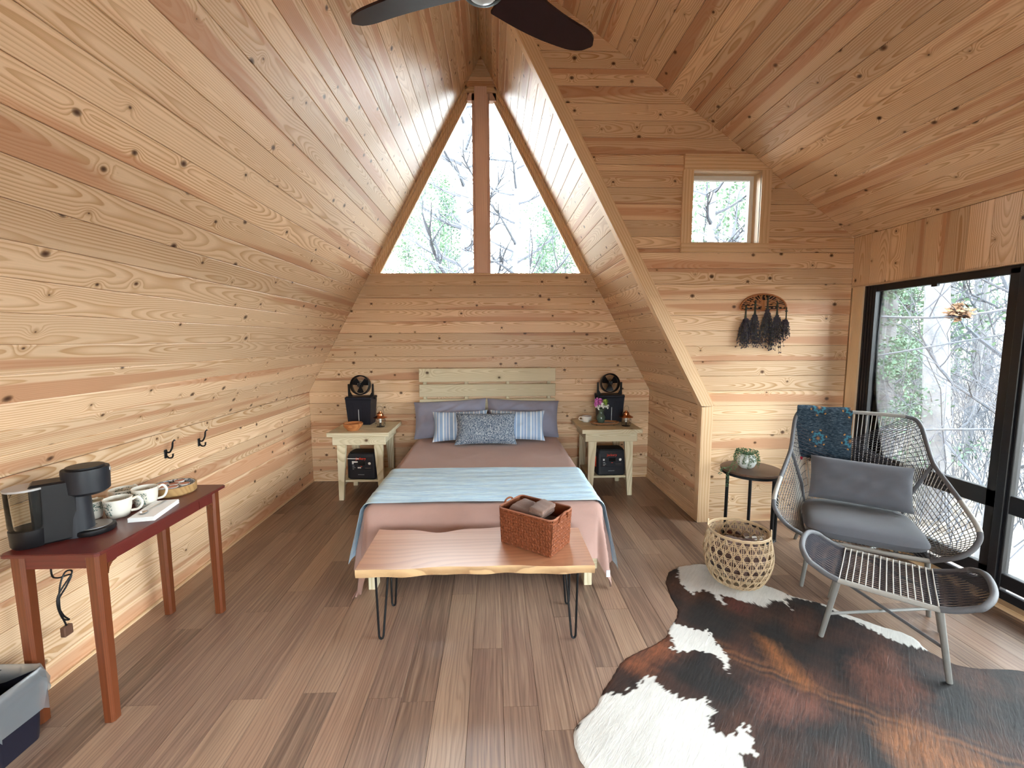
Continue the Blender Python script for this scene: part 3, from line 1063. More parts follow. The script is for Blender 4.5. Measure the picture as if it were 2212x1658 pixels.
nx = 48
xs = [-0.705 + 1.215 * i / nx for i in range(nx + 1)]
top = MB()
rows = []
zt, zb = 0.450, 0.406
for x in xs:
    f, b = bench_edge(x, False), bench_edge(x, True)
    rows.append([(x + .095, f - 2.32, zt), (x + .095, b - 2.32, zt), (x + .095, b + .012 - 2.32, zb), (x + .095, f + 0.004 + 0.004 * math.sin(x * 31) - 2.32, zb)])
vs = [p for r_ in rows for p in r_]
fs = []
for i in range(nx):
    a, b = i * 4, (i + 1) * 4
    fs += [(a, b, b + 1, a + 1), (a + 2, b + 2, b + 3, a + 3)]
fs += [(0, 1, 2, 3), (nx * 4 + 3, nx * 4 + 2, nx * 4 + 1, nx * 4)]
top.add(vs, fs).build('slab', M['acacia'], bench)
ed = MB()
for base, k in ((0, 3), (1, 2)):
    i0 = len(ed.v)
    pts = []
    for i in range(nx + 1):
        t_, b_ = Vector(rows[i][base]), Vector(rows[i][k])
        m_ = (t_ + b_) / 2 + Vector((0, (-1 if base == 0 else 1) * (0.004 + 0.0015 * math.sin(i * 1.7) + 0.0015 * math.sin(i * 3.9)), 0))
        pts += [t_, m_, b_]
    q = [(i * 3 + j, i * 3 + j + 1, (i + 1) * 3 + j + 1, (i + 1) * 3 + j) for i in range(nx) for j in range(2)]
    if base == 1:
        q = [z[::-1] for z in q]
    ed.add(pts, q)
ed.build('live_edge', M['live_edge'], bench, smooth=True)
for lx, ly in ((-0.613, 2.189), (0.417, 2.159), (-0.613, 2.482), (0.434, 2.461)):
    sx = 1 if lx < 0 else -1
    sy = 1 if ly < 2.3 else -1
    lg = MB()
    pth = [(lx - .016 * sx, ly - sy * .012, 0.404), (lx - .011 * sx, ly - sy * .002, 0.022), (lx - .007 * sx, ly, 0.010), (lx, ly, 0.0065), (lx + .007 * sx, ly, 0.010), (lx + .011 * sx, ly + sy * .003, 0.022), (lx + .044 * sx, ly + sy * .03, 0.404)]
    lg.tube(pth, 0.0062, 8)
    lg.bbox(min(lx - .035 * sx, lx + .09 * sx), max(lx - .035 * sx, lx + .09 * sx), ly - .03, ly + .05 if sy > 0 else ly + .03, 0.4015, 0.4055, 0.001)
    lg.xf(Matrix.Translation((0.095, -2.32, 0))).build('leg', M['black_iron'], bench, smooth=True)

# ------------------------------------------------------------------ nightstands
def nightstand(x0, x1, yf, yb, label):
    t = thing('nightstand', label, 'nightstand', ((x0 + x1) / 2, (yf + yb) / 2, 0), 0, 'lumber nightstands')
    ov = 0.055
    H = 0.700
    w = (yb - yf) / 3
    for k in range(3):
        lumber(t, 'top_board', x0, x1, yf + k * w + .0005, yf + (k + 1) * w - .0005, H - 0.040, H, 'X', 0.003)
    ax0, ax1, ayf, ayb = x0 + ov, x1 - ov, yf + 0.035, yb - 0.03
    lumber_xz(t, 'apron', ax0 - .014, ax1 + .014, ayf, ayf + 0.022, H - 0.130, H - 0.0405)
    lumber_xz(t, 'apron', ax0, ax1, ayb - .02, ayb, H - 0.130, H - 0.0405)
    for a, b in ((ax0 + .0, ax0 + .02), (ax1 - .02, ax1)):
        lumber(t, 'apron', a, b, ayf + .023, ayb - .021, H - 0.130, H - 0.0405, 'Y')
    for sx in (0, 1):
        for y0, y1 in ((ayf + .024, ayf + .062), (ayb - .062, ayb - .022)):
            a = ax0 + .022 if sx == 0 else ax1 - .022
            d = 1 if sx == 0 else -1
            P = [(a, 0), (a + d * 0.045, 0), (a + d * 0.085, H - 0.14), (a + d * 0.085, H - 0.042), (a, H - 0.042)]
            if d < 0:
                P = P[::-1]
            cy = (y0 + y1) / 2
            mb = MB().prism([(px - a, pz) for px, pz in P], -(y1 - cy), (y1 - cy), Matrix(((1, 0, 0, 0), (0, 0, -1, 0), (0, 1, 0, 0), (0, 0, 0, 1))))
            o = mb.build('leg', M['treated_z'], t)
            o.location = Vector((a, cy, 0)) - t.location
    sz = 0.175
    w2 = (ayb - ayf - .08) / 3
    for k in range(3):
        lumber(t, 'shelf_board', ax0 + .03, ax1 - .03, ayf + .062 + k * w2 * .94, ayf + .062 + (k + 1) * w2 * .94 - .002, sz, sz + 0.022, 'X', 0.003)
    for a in (ax0 + .032, ax1 - .070):
        lumber(t, 'shelf_bearer', a, a + .038, ayf + .064, ayb - .064, sz - .04, sz - .0005, 'Y', 0.003)
    return t


nightstand(-1.640, -1.036, 4.200, 4.800, 'pale lumber nightstand with the copper bowl on it, in the corner by the knee wall')
nightstand(0.880, 1.490, 4.225, 4.825, 'pale lumber nightstand with the flower vase on it, in the corner by the dormer')

# ------------------------------------------------------------------ cherry desk by the left wall
DX0, DX1, DY0, DY1, DZ = -1.972, -1.586, 1.695, 2.535, 0.755
desk = thing('side_table', 'narrow cherry stained table along the knee wall holding the coffee maker', 'table', (-1.78, 2.11, 0))
dm = Matrix.Translation((1.78, -2.11, 0))


def rrect(x0, x1, y0, y1, r, n=5):
    out = []
    for cx, cy, a0 in ((x1 - r, y0 + r, -PI / 2), (x1 - r, y1 - r, 0), (x0 + r, y1 - r, PI / 2), (x0 + r, y0 + r, PI)):
        for k in range(n + 1):
            a = a0 + PI / 2 * k / n
            out.append((cx + r * math.cos(a), cy + r * math.sin(a)))
    return out


tp = MB()
for ins, z0, z1 in ((0.0, DZ - 0.014, DZ - 0.003), (0.003, DZ - 0.003, DZ)):
    tp.prism(rrect(DX0 + ins, DX1 - ins, DY0 + ins, DY1 - ins, 0.02), z0, z1)
tp.xf(dm).build('tabletop', wood('cherry_top', (0.115, 0.020, 0.016), (0.065, 0.010, 0.009), None, False, freq=160, rough=0.30, spec=0.5, tone=0.0, axis='Y'), desk)
lx0, lx1, ly0, ly1 = DX0 + 0.018, DX1 - 0.020, DY0 + 0.018, DY1 - 0.035
for lx in (lx0, lx1 - 0.055):
    for ly in (ly0, ly1 - 0.055):
        lg = MB()
        for (a, b, z0, z1) in ((0.055, 0.046, DZ - .014, 0.0),):
            cx, cy = lx + .0275, ly + .0275
            ch = 0.010
            rings = []
            for h, z in ((a / 2, z0), (b / 2, z1)):
                rings.append([(cx + p * h, cy + q * h, z) for p, q in ((-1, -1 + .4), (-1 + .4, -1), (1 - .4, -1), (1, -1 + .4), (1, 1 - .4), (1 - .4, 1), (-1 + .4, 1), (-1, 1 - .4))])
            lg.add(rings[1] + rings[0], [tuple(range(8))[::-1], tuple(range(8, 16))] + [(i, (i + 1) % 8, 8 + (i + 1) % 8, 8 + i) for i in range(8)])
        lg.xf(dm).build('leg', M['cherry_leg'], desk)
for (x0, x1) in ((lx1 - .030, lx1 - .010), (lx0 + .010, lx0 + .030)):
    MB().box(x0, x1, ly0 + .05, 2.335, DZ - 0.075, DZ - 0.0145).xf(dm).build('apron', M['cherry'], desk)
    MB().box(x0, x1, 2.339, ly1 - .05, DZ - 0.075, DZ - 0.0145).xf(dm).build('apron', M['cherry'], desk)
for (y0, y1) in ((ly0 + .012, ly0 + .032), (ly1 - .032, ly1 - .012)):
    MB().box(lx0 + .05, lx1 - .05, y0, y1, DZ - 0.075, DZ - 0.0145).xf(dm).build('apron', M['cherry'], desk)
# curved corner brackets under the aprons
for yy0, sg in ((ly0 + .055, 1), (ly1 - .055, -1)):
    P = [(0, 0), (0.0, -0.045), (0.006, -0.022), (0.022, -0.006), (0.045, 0)]
    pr = [(yy0 + sg * a, DZ - .0755 + b) for a, b in P]
    if sg > 0:
        pr = pr[::-1]
    pr = pr if sg > 0 else pr
    mb = MB().prism(pr[::-1] if sg > 0 else pr[::-1], lx1 - .032, lx1 - .008, Matrix(((0, 0, 1, 0), (1, 0, 0, 0), (0, 1, 0, 0), (0, 0, 0, 1))))
    mb.xf(dm).build('bracket', M['cherry_leg'], desk)
# ================================================================== lounge chair, ottoman, stool, rug
M['cord_light'] = plain('pale_grey_cord', (0.46, 0.445, 0.41), 0.75, spec=0.2)
M['cord_dark'] = plain('slate_cord', (0.070, 0.070, 0.088), 0.8, spec=0.2)
M['tube_light'] = plain('pale_grey_wrapped_tube', (0.37, 0.36, 0.335), 0.6, spec=0.3, bump=0.3, bscale=160)
M['tube_dark'] = plain('mid_grey_wrapped_tube', (0.125, 0.125, 0.135), 0.6, spec=0.3, bump=0.3, bscale=160)
M['leg_grey'] = plain('warm_grey_metal', (0.20, 0.195, 0.185), 0.5, 0.1)

TH = 0.575
chair = thing('lounge_chair', 'wide woven cord lounge chair in grey with slanting legs by the glass wall', 'chair', (2.23, 2.42, 0), -TH)
# local: x to the sitter's left as seen from the front, y backwards, z up
FR = [(0.28, -0.005, 0.338), (0.40, -0.012, 0.400), (0.468, 0.02, 0.475), (0.480, 0.06, 0.545), (0.452, 0.20, 0.630), (0.415, 0.36, 0.715), (0.385, 0.505, 0.790), (0.372, 0.62, 0.895), (0.360, 0.70, 0.985), (0.335, 0.745, 1.035), (0.28, 0.755, 1.052)]


def mir(p):
    return (-p[0], p[1], p[2])


rimR = bez(FR, 6)
rimL = [Vector(mir(p)) for p in rimR]
TR = 0.0135
cut1 = int(len(rimR) * 0.10)
cut2 = int(len(rimR) * 0.28)
cut3 = int(len(rimR) * 0.42)
MB().tube([(-0.28, -0.005, 0.338), (-0.14, -0.006, 0.336), (0.14, -0.006, 0.336), (0.28, -0.005, 0.338)], TR, 10).build('front_rail', M['tube_light'], chair, smooth=True)
MB().tube(bez([(-0.28, 0.755, 1.052), (-0.1, 0.765, 1.056), (0.1, 0.765, 1.056), (0.28, 0.755, 1.052)], 5), TR, 10).build('top_rail', M['tube_light'], chair, smooth=True)
for rim in (rimR, rimL):
    MB().tube(rim[:cut2 + 1], TR, 10).build('side_rail', M['tube_dark'], chair, smooth=True)
    MB().tube(rim[cut2:cut3 + 1], TR * 1.03, 10).build('side_rail_wrap', M['tube_light'], chair, smooth=True)
    MB().tube(rim[cut3:], TR, 10).build('back_rail', M['tube_dark'], chair, smooth=True)
# seat ring under the cushion
SB = [(0.285, 0.02, 0.335), (0.300, 0.30, 0.305), (0.285, 0.56, 0.300), (0.20, 0.625, 0.300)]
ringR = bez(SB, 6)
ring = ringR + [Vector(mir(p)) for p in ringR[::-1]]
MB().tube(ring, 0.010, 8).build('seat_ring', M['tube_dark'], chair, smooth=True)
for s in (-1, 1):
    MB().tube([(s * 0.385, 0.505, 0.790), (s * 0.300, 0.600, 0.520), (s * 0.27, 0.62, 0.302)], 0.012, 8).build('strut', M['tube_dark'], chair, smooth=True)
    MB().tube([(s * 0.275, 0.01, 0.325), (s * 0.305, 0.02, 0.0)], [0.0135, 0.0115], 10).build('leg', M['leg_grey'], chair, smooth=True)
    MB().tube([(s * 0.26, 0.58, 0.305), (s * 0.305, 0.80, 0.0)], [0.0135, 0.0115], 10).build('leg', M['leg_grey'], chair, smooth=True)
MB().tube([(-0.287, 0.015, 0.16), (0.283, 0.69, 0.16)], 0.008, 8).build('stretcher', M['leg_grey'], chair, smooth=True)
MB().tube([(0.287, 0.015, 0.16), (-0.283, 0.69, 0.16)], 0.008, 8).build('stretcher', M['leg_grey'], chair, smooth=True)


def along(path, t):
    t = min(max(t, 0), 1) * (len(path) - 1)
    i = min(int(t), len(path) - 2)
    return path[i].lerp(path[i + 1], t - i)


def sag(a, b, k, n=5):
    return [a.lerp(b, i / n) + Vector((0, 0, -k * math.sin(PI * i / n))) for i in range(n + 1)]


# back cords: top rail down to the seat ring
bc = MB()
for i in range(27):
    u = -0.335 + 0.67 * i / 26
    b = Vector((u * 0.72, 0.628, 0.30))
    a = Vector((u, 0.757, 1.050))
    p = sag(a, b, 0.0, 4)
    for q, w_ in zip(p, (0, .045, .06, .045, 0)):
        q.y += w_ * (1 - (u / 0.42) ** 2)
    bc.tube(p, 0.0024, 5, caps=False)
bc.build('back_cords', M['cord_light'], chair, smooth=True, kind='stuff')
sc_, dc = MB(), MB()
for rim, sg in ((rimR, 1), (rimL, -1)):
    rg = ringR if sg > 0 else [Vector(mir(p)) for p in ringR]
    # cords from the side rim to the seat ring
    for i in range(46):
        t = 0.03 + 0.93 * i / 45
        sc_.tube(sag(along(rim, t), along(rg, min(1, t * 1.02)), 0.012, 3), 0.0021, 4, caps=False)
    # cords that run round the shell, back to front
    for i in range(13):
        k = (i + 1) / 14
        pth = []
        for j in range(13):
            t = 0.06 + 0.84 * j / 12
            a, b = along(rim, t), along(rg, min(1, t * 1.02))
            pth.append(a.lerp(b, k) + Vector((0, 0, -0.012 * math.sin(PI * k))))
        dc.tube(pth, 0.0021, 4, caps=False)
    # cords slanting from the upper back rim across behind the sitter
    for i in range(17):
        t = 0.60 + 0.37 * i / 16
        a = along(rim, t)
        b = Vector((-sg * (0.05 + 0.24 * i / 16), 0.685, 0.62 + 0.06 * i / 16))
        dc.tube([a, a.lerp(b, .5) + Vector((0, .03, 0)), b], 0.0021, 4, caps=False)
for i in range(30):
    x = -0.27 + 0.54 * i / 29
    sc_.tube([(x, 0.0, 0.338), (x, 0.2, 0.312), (x * .95, 0.62, 0.301)], 0.0022, 4, caps=False)
for i in range(16):
    y = 0.03 + 0.56 * i / 15
    dc.tube([(-0.285, y, 0.312), (0, y, 0.304), (0.285, y, 0.312)], 0.0022, 4, caps=False)
sc_.build('side_cords', M['cord_light'], chair, smooth=True, kind='stuff')
dc.build('cross_cords', M['cord_dark'], chair, smooth=True, kind='stuff')


def chairM():
    return Matrix.Translation((2.23, 2.42, 0)) @ Matrix.Rotation(-TH, 4, 'Z')


# seat cushion: thick, front edge rounded
def cush(a, b):
    pass


sq = MB()
for sgn in (1, -1):
    def fn(a, b):
        u, v = a * 2 - 1, b * 2 - 1
        wd = 0.295 + 0.020 * (1 - v) * .5
        x = wd * math.copysign(abs(u) ** 0.8, u) * (1 - 0.10 * abs(v) ** 4)
        y = 0.30 + 0.31 * math.copysign(abs(v) ** 0.85, v) * (1 - 0.12 * abs(u) ** 4)
        z = 0.070 * (max(0, 1 - abs(u) ** 3.5) * max(0, 1 - abs(v) ** 3.5)) ** 0.45
        return (x, y, 0.385 + sgn * z + 0.012 * (1 - b))
    i0 = len(sq.f)
    sq.grid(fn, 28, 28)
    if sgn < 0:
        sq.f[i0:] = [q[::-1] for q in sq.f[i0:]]
o = sq.build('seat_cushion', M['grey_cushion'], smooth='all')
o.matrix_world = chairM()
tag(o, 'thick slate grey seat cushion on the woven lounge chair', 'cushion')
o = pillow(0.56, 0.30, 0.15, 5, 0.03, 0.012, 8).build('back_pillow', M['grey_cushion'], smooth='all')
o.matrix_world = chairM() @ Matrix.Translation((0.01, 0.40, 0.478)) @ Matrix.Rotation(PI / 2 - 0.42, 4, 'X') @ Matrix.Rotation(-0.03, 4, 'Z') @ Matrix.Translation((0, 0.15, 0))
tag(o, 'slate grey oblong pillow leaning on the back of the woven lounge chair', 'pillow')


def quilt_mat():
    t = NT('indigo_quilt')
    s = t.sep(t.obj())
    x, z = s[0], s[2]
    st = t.noise(t.comb(t.math('MULTIPLY', x, 45), t.math('MULTIPLY', s[1], 90), t.math('MULTIPLY', z, 160)), 1.0, 3, 0.7)
    c = t.ramp(st, [(0.35, (0.018, 0.030, 0.048)), (0.55, (0.050, 0.082, 0.115)), (0.72, (0.17, 0.205, 0.235))])
    # medallions on a lattice
    vx = t.math('SUBTRACT', t.math('FRACT', t.math('MULTIPLY_ADD', x, 5.2, 0.60)), 0.5)
    vz = t.math('SUBTRACT', t.math('FRACT', t.math('MULTIPLY_ADD', z, 4.4, 0.74)), 0.5)
    rr = t.math('SQRT', t.math('ADD', t.math('MULTIPLY', vx, vx), t.math('MULTIPLY', vz, vz)))
    an = t.math('ARCTAN2', vz, vx)
    rp = t.math('ADD', rr, t.math('MULTIPLY', t.math('SINE', t.math('MULTIPLY', an, 8)), 0.022))
    c = t.mix(t.ramp(rp, [(0.10, 0.0), (0.13, 0.85), (0.17, 0.85), (0.20, 0.0)]), c, (0.06, 0.25, 0.36))
    c = t.mix(t.ramp(rp, [(0.03, 0.8), (0.06, 0.0)]), c, (0.45, 0.20, 0.06))
    rq = t.math('ABSOLUTE', t.math('SUBTRACT', rr, 0.27))
    dots = t.math('GREATER_THAN', t.math('SINE', t.math('MULTIPLY', an, 6)), 0.75)
    c = t.mix(t.math('MULTIPLY', t.math('LESS_THAN', rq, 0.022), dots), c, (0.50, 0.24, 0.08))
    t.bump(st, 0.6, 0.006)
    return t.done(c, 0.95, 0, 0.1)


M['quilt'] = quilt_mat()
qm = MB()
QL, QF = 0.40, 0.16


def quilt_path(u, off):
    """over the top rail: front hang, over, back hang"""
    L = 0.36 + 0.05 + 0.30
    d = u * L
    y, z = 0.757, 1.056
    rr_ = 0.021 + off
    if d < 0.36:
        k = (0.36 - d)
        return (y - rr_ - k * 0.22 * 0.3 - 0.035 * math.sin(min(1, k / .36) * PI * .5), z - k * 0.985)
    if d < 0.41:
        a = PI * (d - 0.36) / 0.05
        return (y - rr_ * math.cos(a), z + rr_ * math.sin(a))
    k = d - 0.41
    return (y + rr_ + 0.01, z - k)


for off, x0, x1 in ((0.000, -0.345, -0.015), (0.007, -0.345, -0.020), (0.014, -0.350, -0.018)):
    def fn(a, b):
        yy_, zz_ = quilt_path(b, off)
        x = x0 + (x1 - x0) * a + 0.004 * math.sin(b * 17 + off * 300)
        return (x, yy_ + 0.004 * math.sin(a * 11 + b * 9), zz_ + 0.003 * math.sin(a * 9))
    qm.grid(fn, 24, 44)
o = qm.build('folded_quilt', M['quilt'], smooth='all')
o.matrix_world = chairM()
tag(o, 'dark blue quilt with turquoise medallions folded over the lounge chair back', 'blanket')
bd = MB()
for k in range(3):
    yy_, zz_ = quilt_path(0.0, 0.007 * k)
    bd.bbox(-0.347, -0.30, yy_ - .003, yy_ + .003, zz_ - 0.018, zz_ + 0.004, 0.001)
bd.build('red_binding', plain('red_binding', (0.35, 0.01, 0.03), 0.9), o).matrix_basis = Matrix()

# ------------------------------------------------------------------ ottoman
T2 = 0.753
ott = thing('ottoman', 'grey woven cord ottoman with upturned ends on the cowhide rug', 'ottoman', (2.082, 2.126, 0), -T2)


def oz(x):
    a = abs(x)
    return 0.332 if a < 0.17 else 0.332 + 0.095 * ((a - 0.17) / 0.20) ** 1.6


def oy(x):
    a = abs(x)
    return 0.222 if a < 0.20 else 0.222 - 0.025 * ((a - 0.20) / 0.17) ** 2


for s in (-1, 1):
    MB().tube([(-0.19, s * 0.222, 0.332), (0.19, s * 0.222, 0.332)], 0.0135, 10).build('long_rail', M['tube_light'], ott, smooth=True)
    e = [(s * x, -oy(x), oz(x)) for x in (0.19, 0.24, 0.29, 0.325)] + [(s * 0.362, -0.13, oz(.362)), (s * 0.372, 0, oz(.372)), (s * 0.362, 0.13, oz(.362))] + [(s * x, oy(x), oz(x)) for x in (0.325, 0.29, 0.24, 0.19)]
    MB().tube(bez(e, 5), 0.0145, 10).build('end_rail', M['tube_dark'], ott, smooth=True)
    for q in (-1, 1):
        MB().tube([(s * 0.190, q * 0.215, 0.328), (s * 0.243, q * 0.230, 0.0)], [0.0145, 0.012], 10).build('leg', M['leg_grey'], ott, smooth=True)
MB().tube([(-0.222, -0.224, 0.135), (0.222, 0.224, 0.135)], 0.008, 8).build('stretcher', M['leg_grey'], ott, smooth=True)
MB().tube([(-0.222, 0.224, 0.152), (0.222, -0.224, 0.152)], 0.008, 8).build('stretcher', M['tube_dark'], ott, smooth=True)
mc, ec, lc = MB(), MB(), MB()
for i in range(15):
    x = -0.185 + 0.37 * i / 14
    mc.tube([(x, -0.222, 0.345), (x, -0.2, 0.3465), (x, 0.0, 0.338), (x, 0.2, 0.3465), (x, 0.222, 0.345)], 0.0030, 5, caps=False)
for i in range(36):
    y = -0.205 + 0.41 * i / 35
    lc.tube([(-0.19, y, 0.338), (-0.09, y, 0.333 + .004 * (i % 2)), (0.0, y, 0.3335), (0.09, y, 0.337 - .004 * (i % 2)), (0.19, y, 0.338)], 0.0021, 4, caps=False)
for s in (-1, 1):
    for i in range(30):
        y = -0.205 + 0.41 * i / 29
        m_ = min(1, (1 - (abs(y) / 0.225) ** 4))
        xe = 0.20 + 0.170 * max(0.02, m_) ** 0.6
        pts = [(s * (0.19 + (xe - 0.19) * k), y * (1 - 0.06 * k), oz(0.19 + (xe - 0.19) * k) + 0.004) for k in (0, .3, .6, .85, 1)]
        ec.tube(pts, 0.0021, 4, caps=False)
        if i % 2 == 0:
            y2 = min(max(y + 0.05, -0.205), 0.205)
            m2 = 1 - (abs(y2) / 0.225) ** 4
            xe2 = 0.20 + 0.165 * max(0.02, m2) ** 0.6
            pts = [(s * (0.19 + (xe2 - 0.19) * k), (y + (y2 - y) * k) * (1 - 0.06 * k), oz(0.19 + (xe2 - 0.19) * k) + 0.001) for k in (0, .3, .6, .85, 1)]
            ec.tube(pts, 0.0021, 4, caps=False)
mc.build('seat_cords', M['cord_light'], ott, smooth=True, kind='stuff')
lc.build('long_cords', M['cord_dark'], ott, smooth=True, kind='stuff')
ec.build('end_cords', M['cord_dark'], ott, smooth=True, kind='stuff')

# ------------------------------------------------------------------ round stool table
st = thing('stool_table', 'small round dark wood stool table with black tube legs by the dormer wall', 'table', (2.065, 3.335, 0))
MB().lathe([(0.0, 0.540), (0.214, 0.540), (0.222, 0.545), (0.224, 0.556), (0.220, 0.562), (0.0, 0.562)], 40, close=False).build('round_top', wood('dark_walnut', (0.135, 0.082, 0.055), (0.070, 0.038, 0.026), None, False, freq=130, rough=0.4, tone=0.0), st, smooth=True)
MB().lathe([(0.207, 0.522), (0.216, 0.522), (0.216, 0.5395), (0.207, 0.5395), (0.207, 0.522)], 40, close=False).build('rim_band', M['black_iron'], st, smooth=True)
for a in (-62, 178, 58, -38):
    c_, s_ = math.cos(math.radians(a)), math.sin(math.radians(a))
    MB().tube([(0.185 * c_, 0.185 * s_, 0.535), (0.188 * c_, 0.188 * s_, 0.0)], 0.0125, 10).build('leg', M['black_iron'], st, smooth=True)
MB().tube([(0.188 * math.cos(2 * PI * k / 40), 0.188 * math.sin(2 * PI * k / 40), 0.012) for k in range(40)], 0.010, 8, closed=True).build('foot_ring', M['black_iron'], st, smooth=True)

# ------------------------------------------------------------------ cowhide rug
HIDE = [(0.331, 1.451), (0.311, 1.505), (0.307, 1.576), (0.326, 1.631), (0.391, 1.689), (0.434, 1.72), (0.488, 1.808), (0.538, 1.867), (0.612, 1.969), (0.661, 2.01), (0.751, 2.058), (0.829, 2.094), (0.92, 2.154), (0.968, 2.229), (1.042, 2.308), (1.081, 2.384), (1.089, 2.509), (1.121, 2.671), (1.193, 2.797), (1.306, 2.87), (1.45, 2.90), (1.592, 2.86), (1.69, 2.751), (1.747, 2.62), (1.797, 2.575), (1.85, 2.49), (1.977, 2.412), (2.008, 2.369), (2.034, 2.309), (2.075, 2.27), (2.141, 2.195), (2.218, 2.14), (2.238, 2.09), (2.213, 2.005), (2.239, 1.931), (2.264, 1.896), (2.342, 1.873), (2.414, 1.864), (2.492, 1.867), (2.60, 1.82), (2.74, 1.64), (2.72, 1.40), (2.58, 1.2), (2.46, 0.98), (2.2, 0.82), (1.95, 0.86), (1.7, 0.76), (1.45, 0.72), (1.2, 0.82), (1.0, 0.97), (0.85, 1.10), (0.6, 1.14), (0.42, 1.24), (0.345, 1.36)]
HW = [
    [(1.306, 2.89), (1.486, 2.986), (1.72, 2.804), (1.752, 2.622), (1.812, 2.608), (1.817, 2.515), (1.99, 2.428), (1.94, 2.43), (1.864, 2.469), (1.78, 2.457), (1.746, 2.355), (1.751, 2.437), (1.693, 2.448), (1.602, 2.381), (1.555, 2.432), (1.499, 2.446), (1.462, 2.495), (1.407, 2.515), (1.382, 2.409), (1.36, 2.452), (1.361, 2.555), (1.319, 2.579), (1.23, 2.53), (1.212, 2.595), (1.235, 2.742)],
    [(1.951, 2.444), (2.024, 2.389), (2.09, 2.288), (2.156, 2.212), (2.242, 2.153), (2.249, 2.089), (2.209, 2.001), (2.135, 2.043), (2.085, 2.108), (2.049, 2.212), (1.992, 2.288)],
    [(0.974, 2.274), (1.019, 2.254), (1.092, 2.207), (1.175, 2.187), (1.163, 2.129), (1.166, 2.081), (1.171, 2.021), (1.16, 1.97), (1.108, 1.891), (1.123, 1.951), (1.123, 2.0), (1.092, 2.023), (1.036, 2.04), (0.972, 2.043), (0.905, 2.038), (0.939, 2.105), (0.945, 2.187)],
    [(0.707, 1.886), (0.744, 1.891), (0.749, 1.853), (0.767, 1.798), (0.823, 1.75), (0.873, 1.737), (0.936, 1.751), (0.93, 1.702), (0.946, 1.68), (0.89, 1.641), (0.875, 1.593), (0.913, 1.568), (0.942, 1.558), (0.985, 1.589), (1.035, 1.616), (1.06, 1.606), (1.022, 1.578), (1.016, 1.533), (0.993, 1.482), (0.949, 1.483), (0.924, 1.476), (0.941, 1.43), (0.849, 1.3), (0.416, 1.221), (0.281, 1.353), (0.287, 1.506), (0.291, 1.576), (0.337, 1.641), (0.436, 1.73), (0.485, 1.796), (0.56, 1.776), (0.639, 1.814)],
]
HR = [
    [(0.617, 1.969), (0.754, 2.066), (0.923, 2.163), (0.927, 2.09), (0.88, 2.002), (0.791, 1.963), (0.724, 1.892), (0.661, 1.914)],
    [(1.41, 2.136), (1.458, 2.071), (1.465, 1.939), (1.453, 1.797), (1.411, 1.793), (1.378, 1.888), (1.376, 2.028)],
    [(1.773, 1.955), (2.011, 2.005), (1.974, 1.815), (1.937, 1.721), (1.783, 1.672), (1.677, 1.708), (1.664, 1.826)],
    [(1.156, 1.772), (1.296, 1.84), (1.359, 1.788), (1.44, 1.717), (1.394, 1.633), (1.233, 1.609), (1.125, 1.633)],
    [(1.551, 1.579), (1.716, 1.612), (1.771, 1.561), (1.812, 1.487), (1.857, 1.419), (1.879, 1.371), (1.503, 1.347), (1.506, 1.464)],
    [(1.409, 2.519), (1.494, 2.483), (1.54, 2.387), (1.432, 2.332), (1.392, 2.393)],
]
HS = [(1.087, 2.148), (1.261, 1.946), (1.435, 1.786), (1.595, 1.637), (1.764, 1.538), (1.958, 1.394)]


def inside(p, poly):
    x, y = p
    c = False
    for i in range(len(poly)):
        (x0, y0), (x1, y1) = poly[i - 1], poly[i]
        if (y0 > y) != (y1 > y) and x < (x1 - x0) * (y - y0) / (y1 - y0) + x0:
            c = not c
    return c


def pdist(p, poly, closed=True):
    best = 9
    for i in range(0 if closed else 1, len(poly)):
        a, b = poly[i - 1], poly[i]
        dx, dy = b[0] - a[0], b[1] - a[1]
        L2 = dx * dx + dy * dy + 1e-12
        t_ = max(0, min(1, ((p[0] - a[0]) * dx + (p[1] - a[1]) * dy) / L2))
        best = min(best, math.hypot(p[0] - a[0] - dx * t_, p[1] - a[1] - dy * t_))
    return best


def hide_colour(x, y):
    jx = x + 0.012 * fbm(x * 40, y * 40, 1) + 0.008 * math.sin(x * 210 + y * 90) * math.sin(y * 170)
    jy = y + 0.012 * fbm(x * 40, y * 40, 5) + 0.008 * math.sin(x * 120 - y * 190)
    for pl in HW:
        if inside((jx, jy), pl):
            g = 0.60 + 0.05 * fbm(x * 5, y * 5, 2)
            return (g, g * 0.985, g * 0.94)
    n = 0.5 + 0.5 * fbm(x * 4.5, y * 4.5, 3)
    n2 = 0.5 + 0.5 * fbm(x * 11, y * 11, 9)
    c = Vector((0.0085, 0.0070, 0.0080)).lerp(Vector((0.055, 0.021, 0.013)), max(0, min(1, n * 1.6 - 0.62 + 0.3 * n2)))
    for k, pl in enumerate(HR):
        d_ = pdist((jx, jy), pl)
        d_ = -d_ if inside((jx, jy), pl) else d_
        w_ = max(0, min(1, 0.5 - d_ / 0.09))
        if w_ > 0:
            tgt = (Vector((0.21, 0.068, 0.030)), Vector((0.26, 0.095, 0.03)), Vector((0.13, 0.048, 0.030)), Vector((0.13, 0.05, 0.035)), Vector((0.22, 0.085, 0.03)), Vector((0.085, 0.018, 0.014)))[k]
            c = c.lerp(tgt, w_ * (0.55 + 0.45 * n2))
    ds = pdist((x, y), HS, False)
    if ds < 0.07:
        st_ = 0.5 + 0.5 * math.sin(x * 60 + y * 95 + 3 * fbm(x * 9, y * 9, 4))
        c = c.lerp(Vector((0.24, 0.095, 0.035)), 0.55 * st_ * (1 - ds / 0.07))
    return tuple(c)


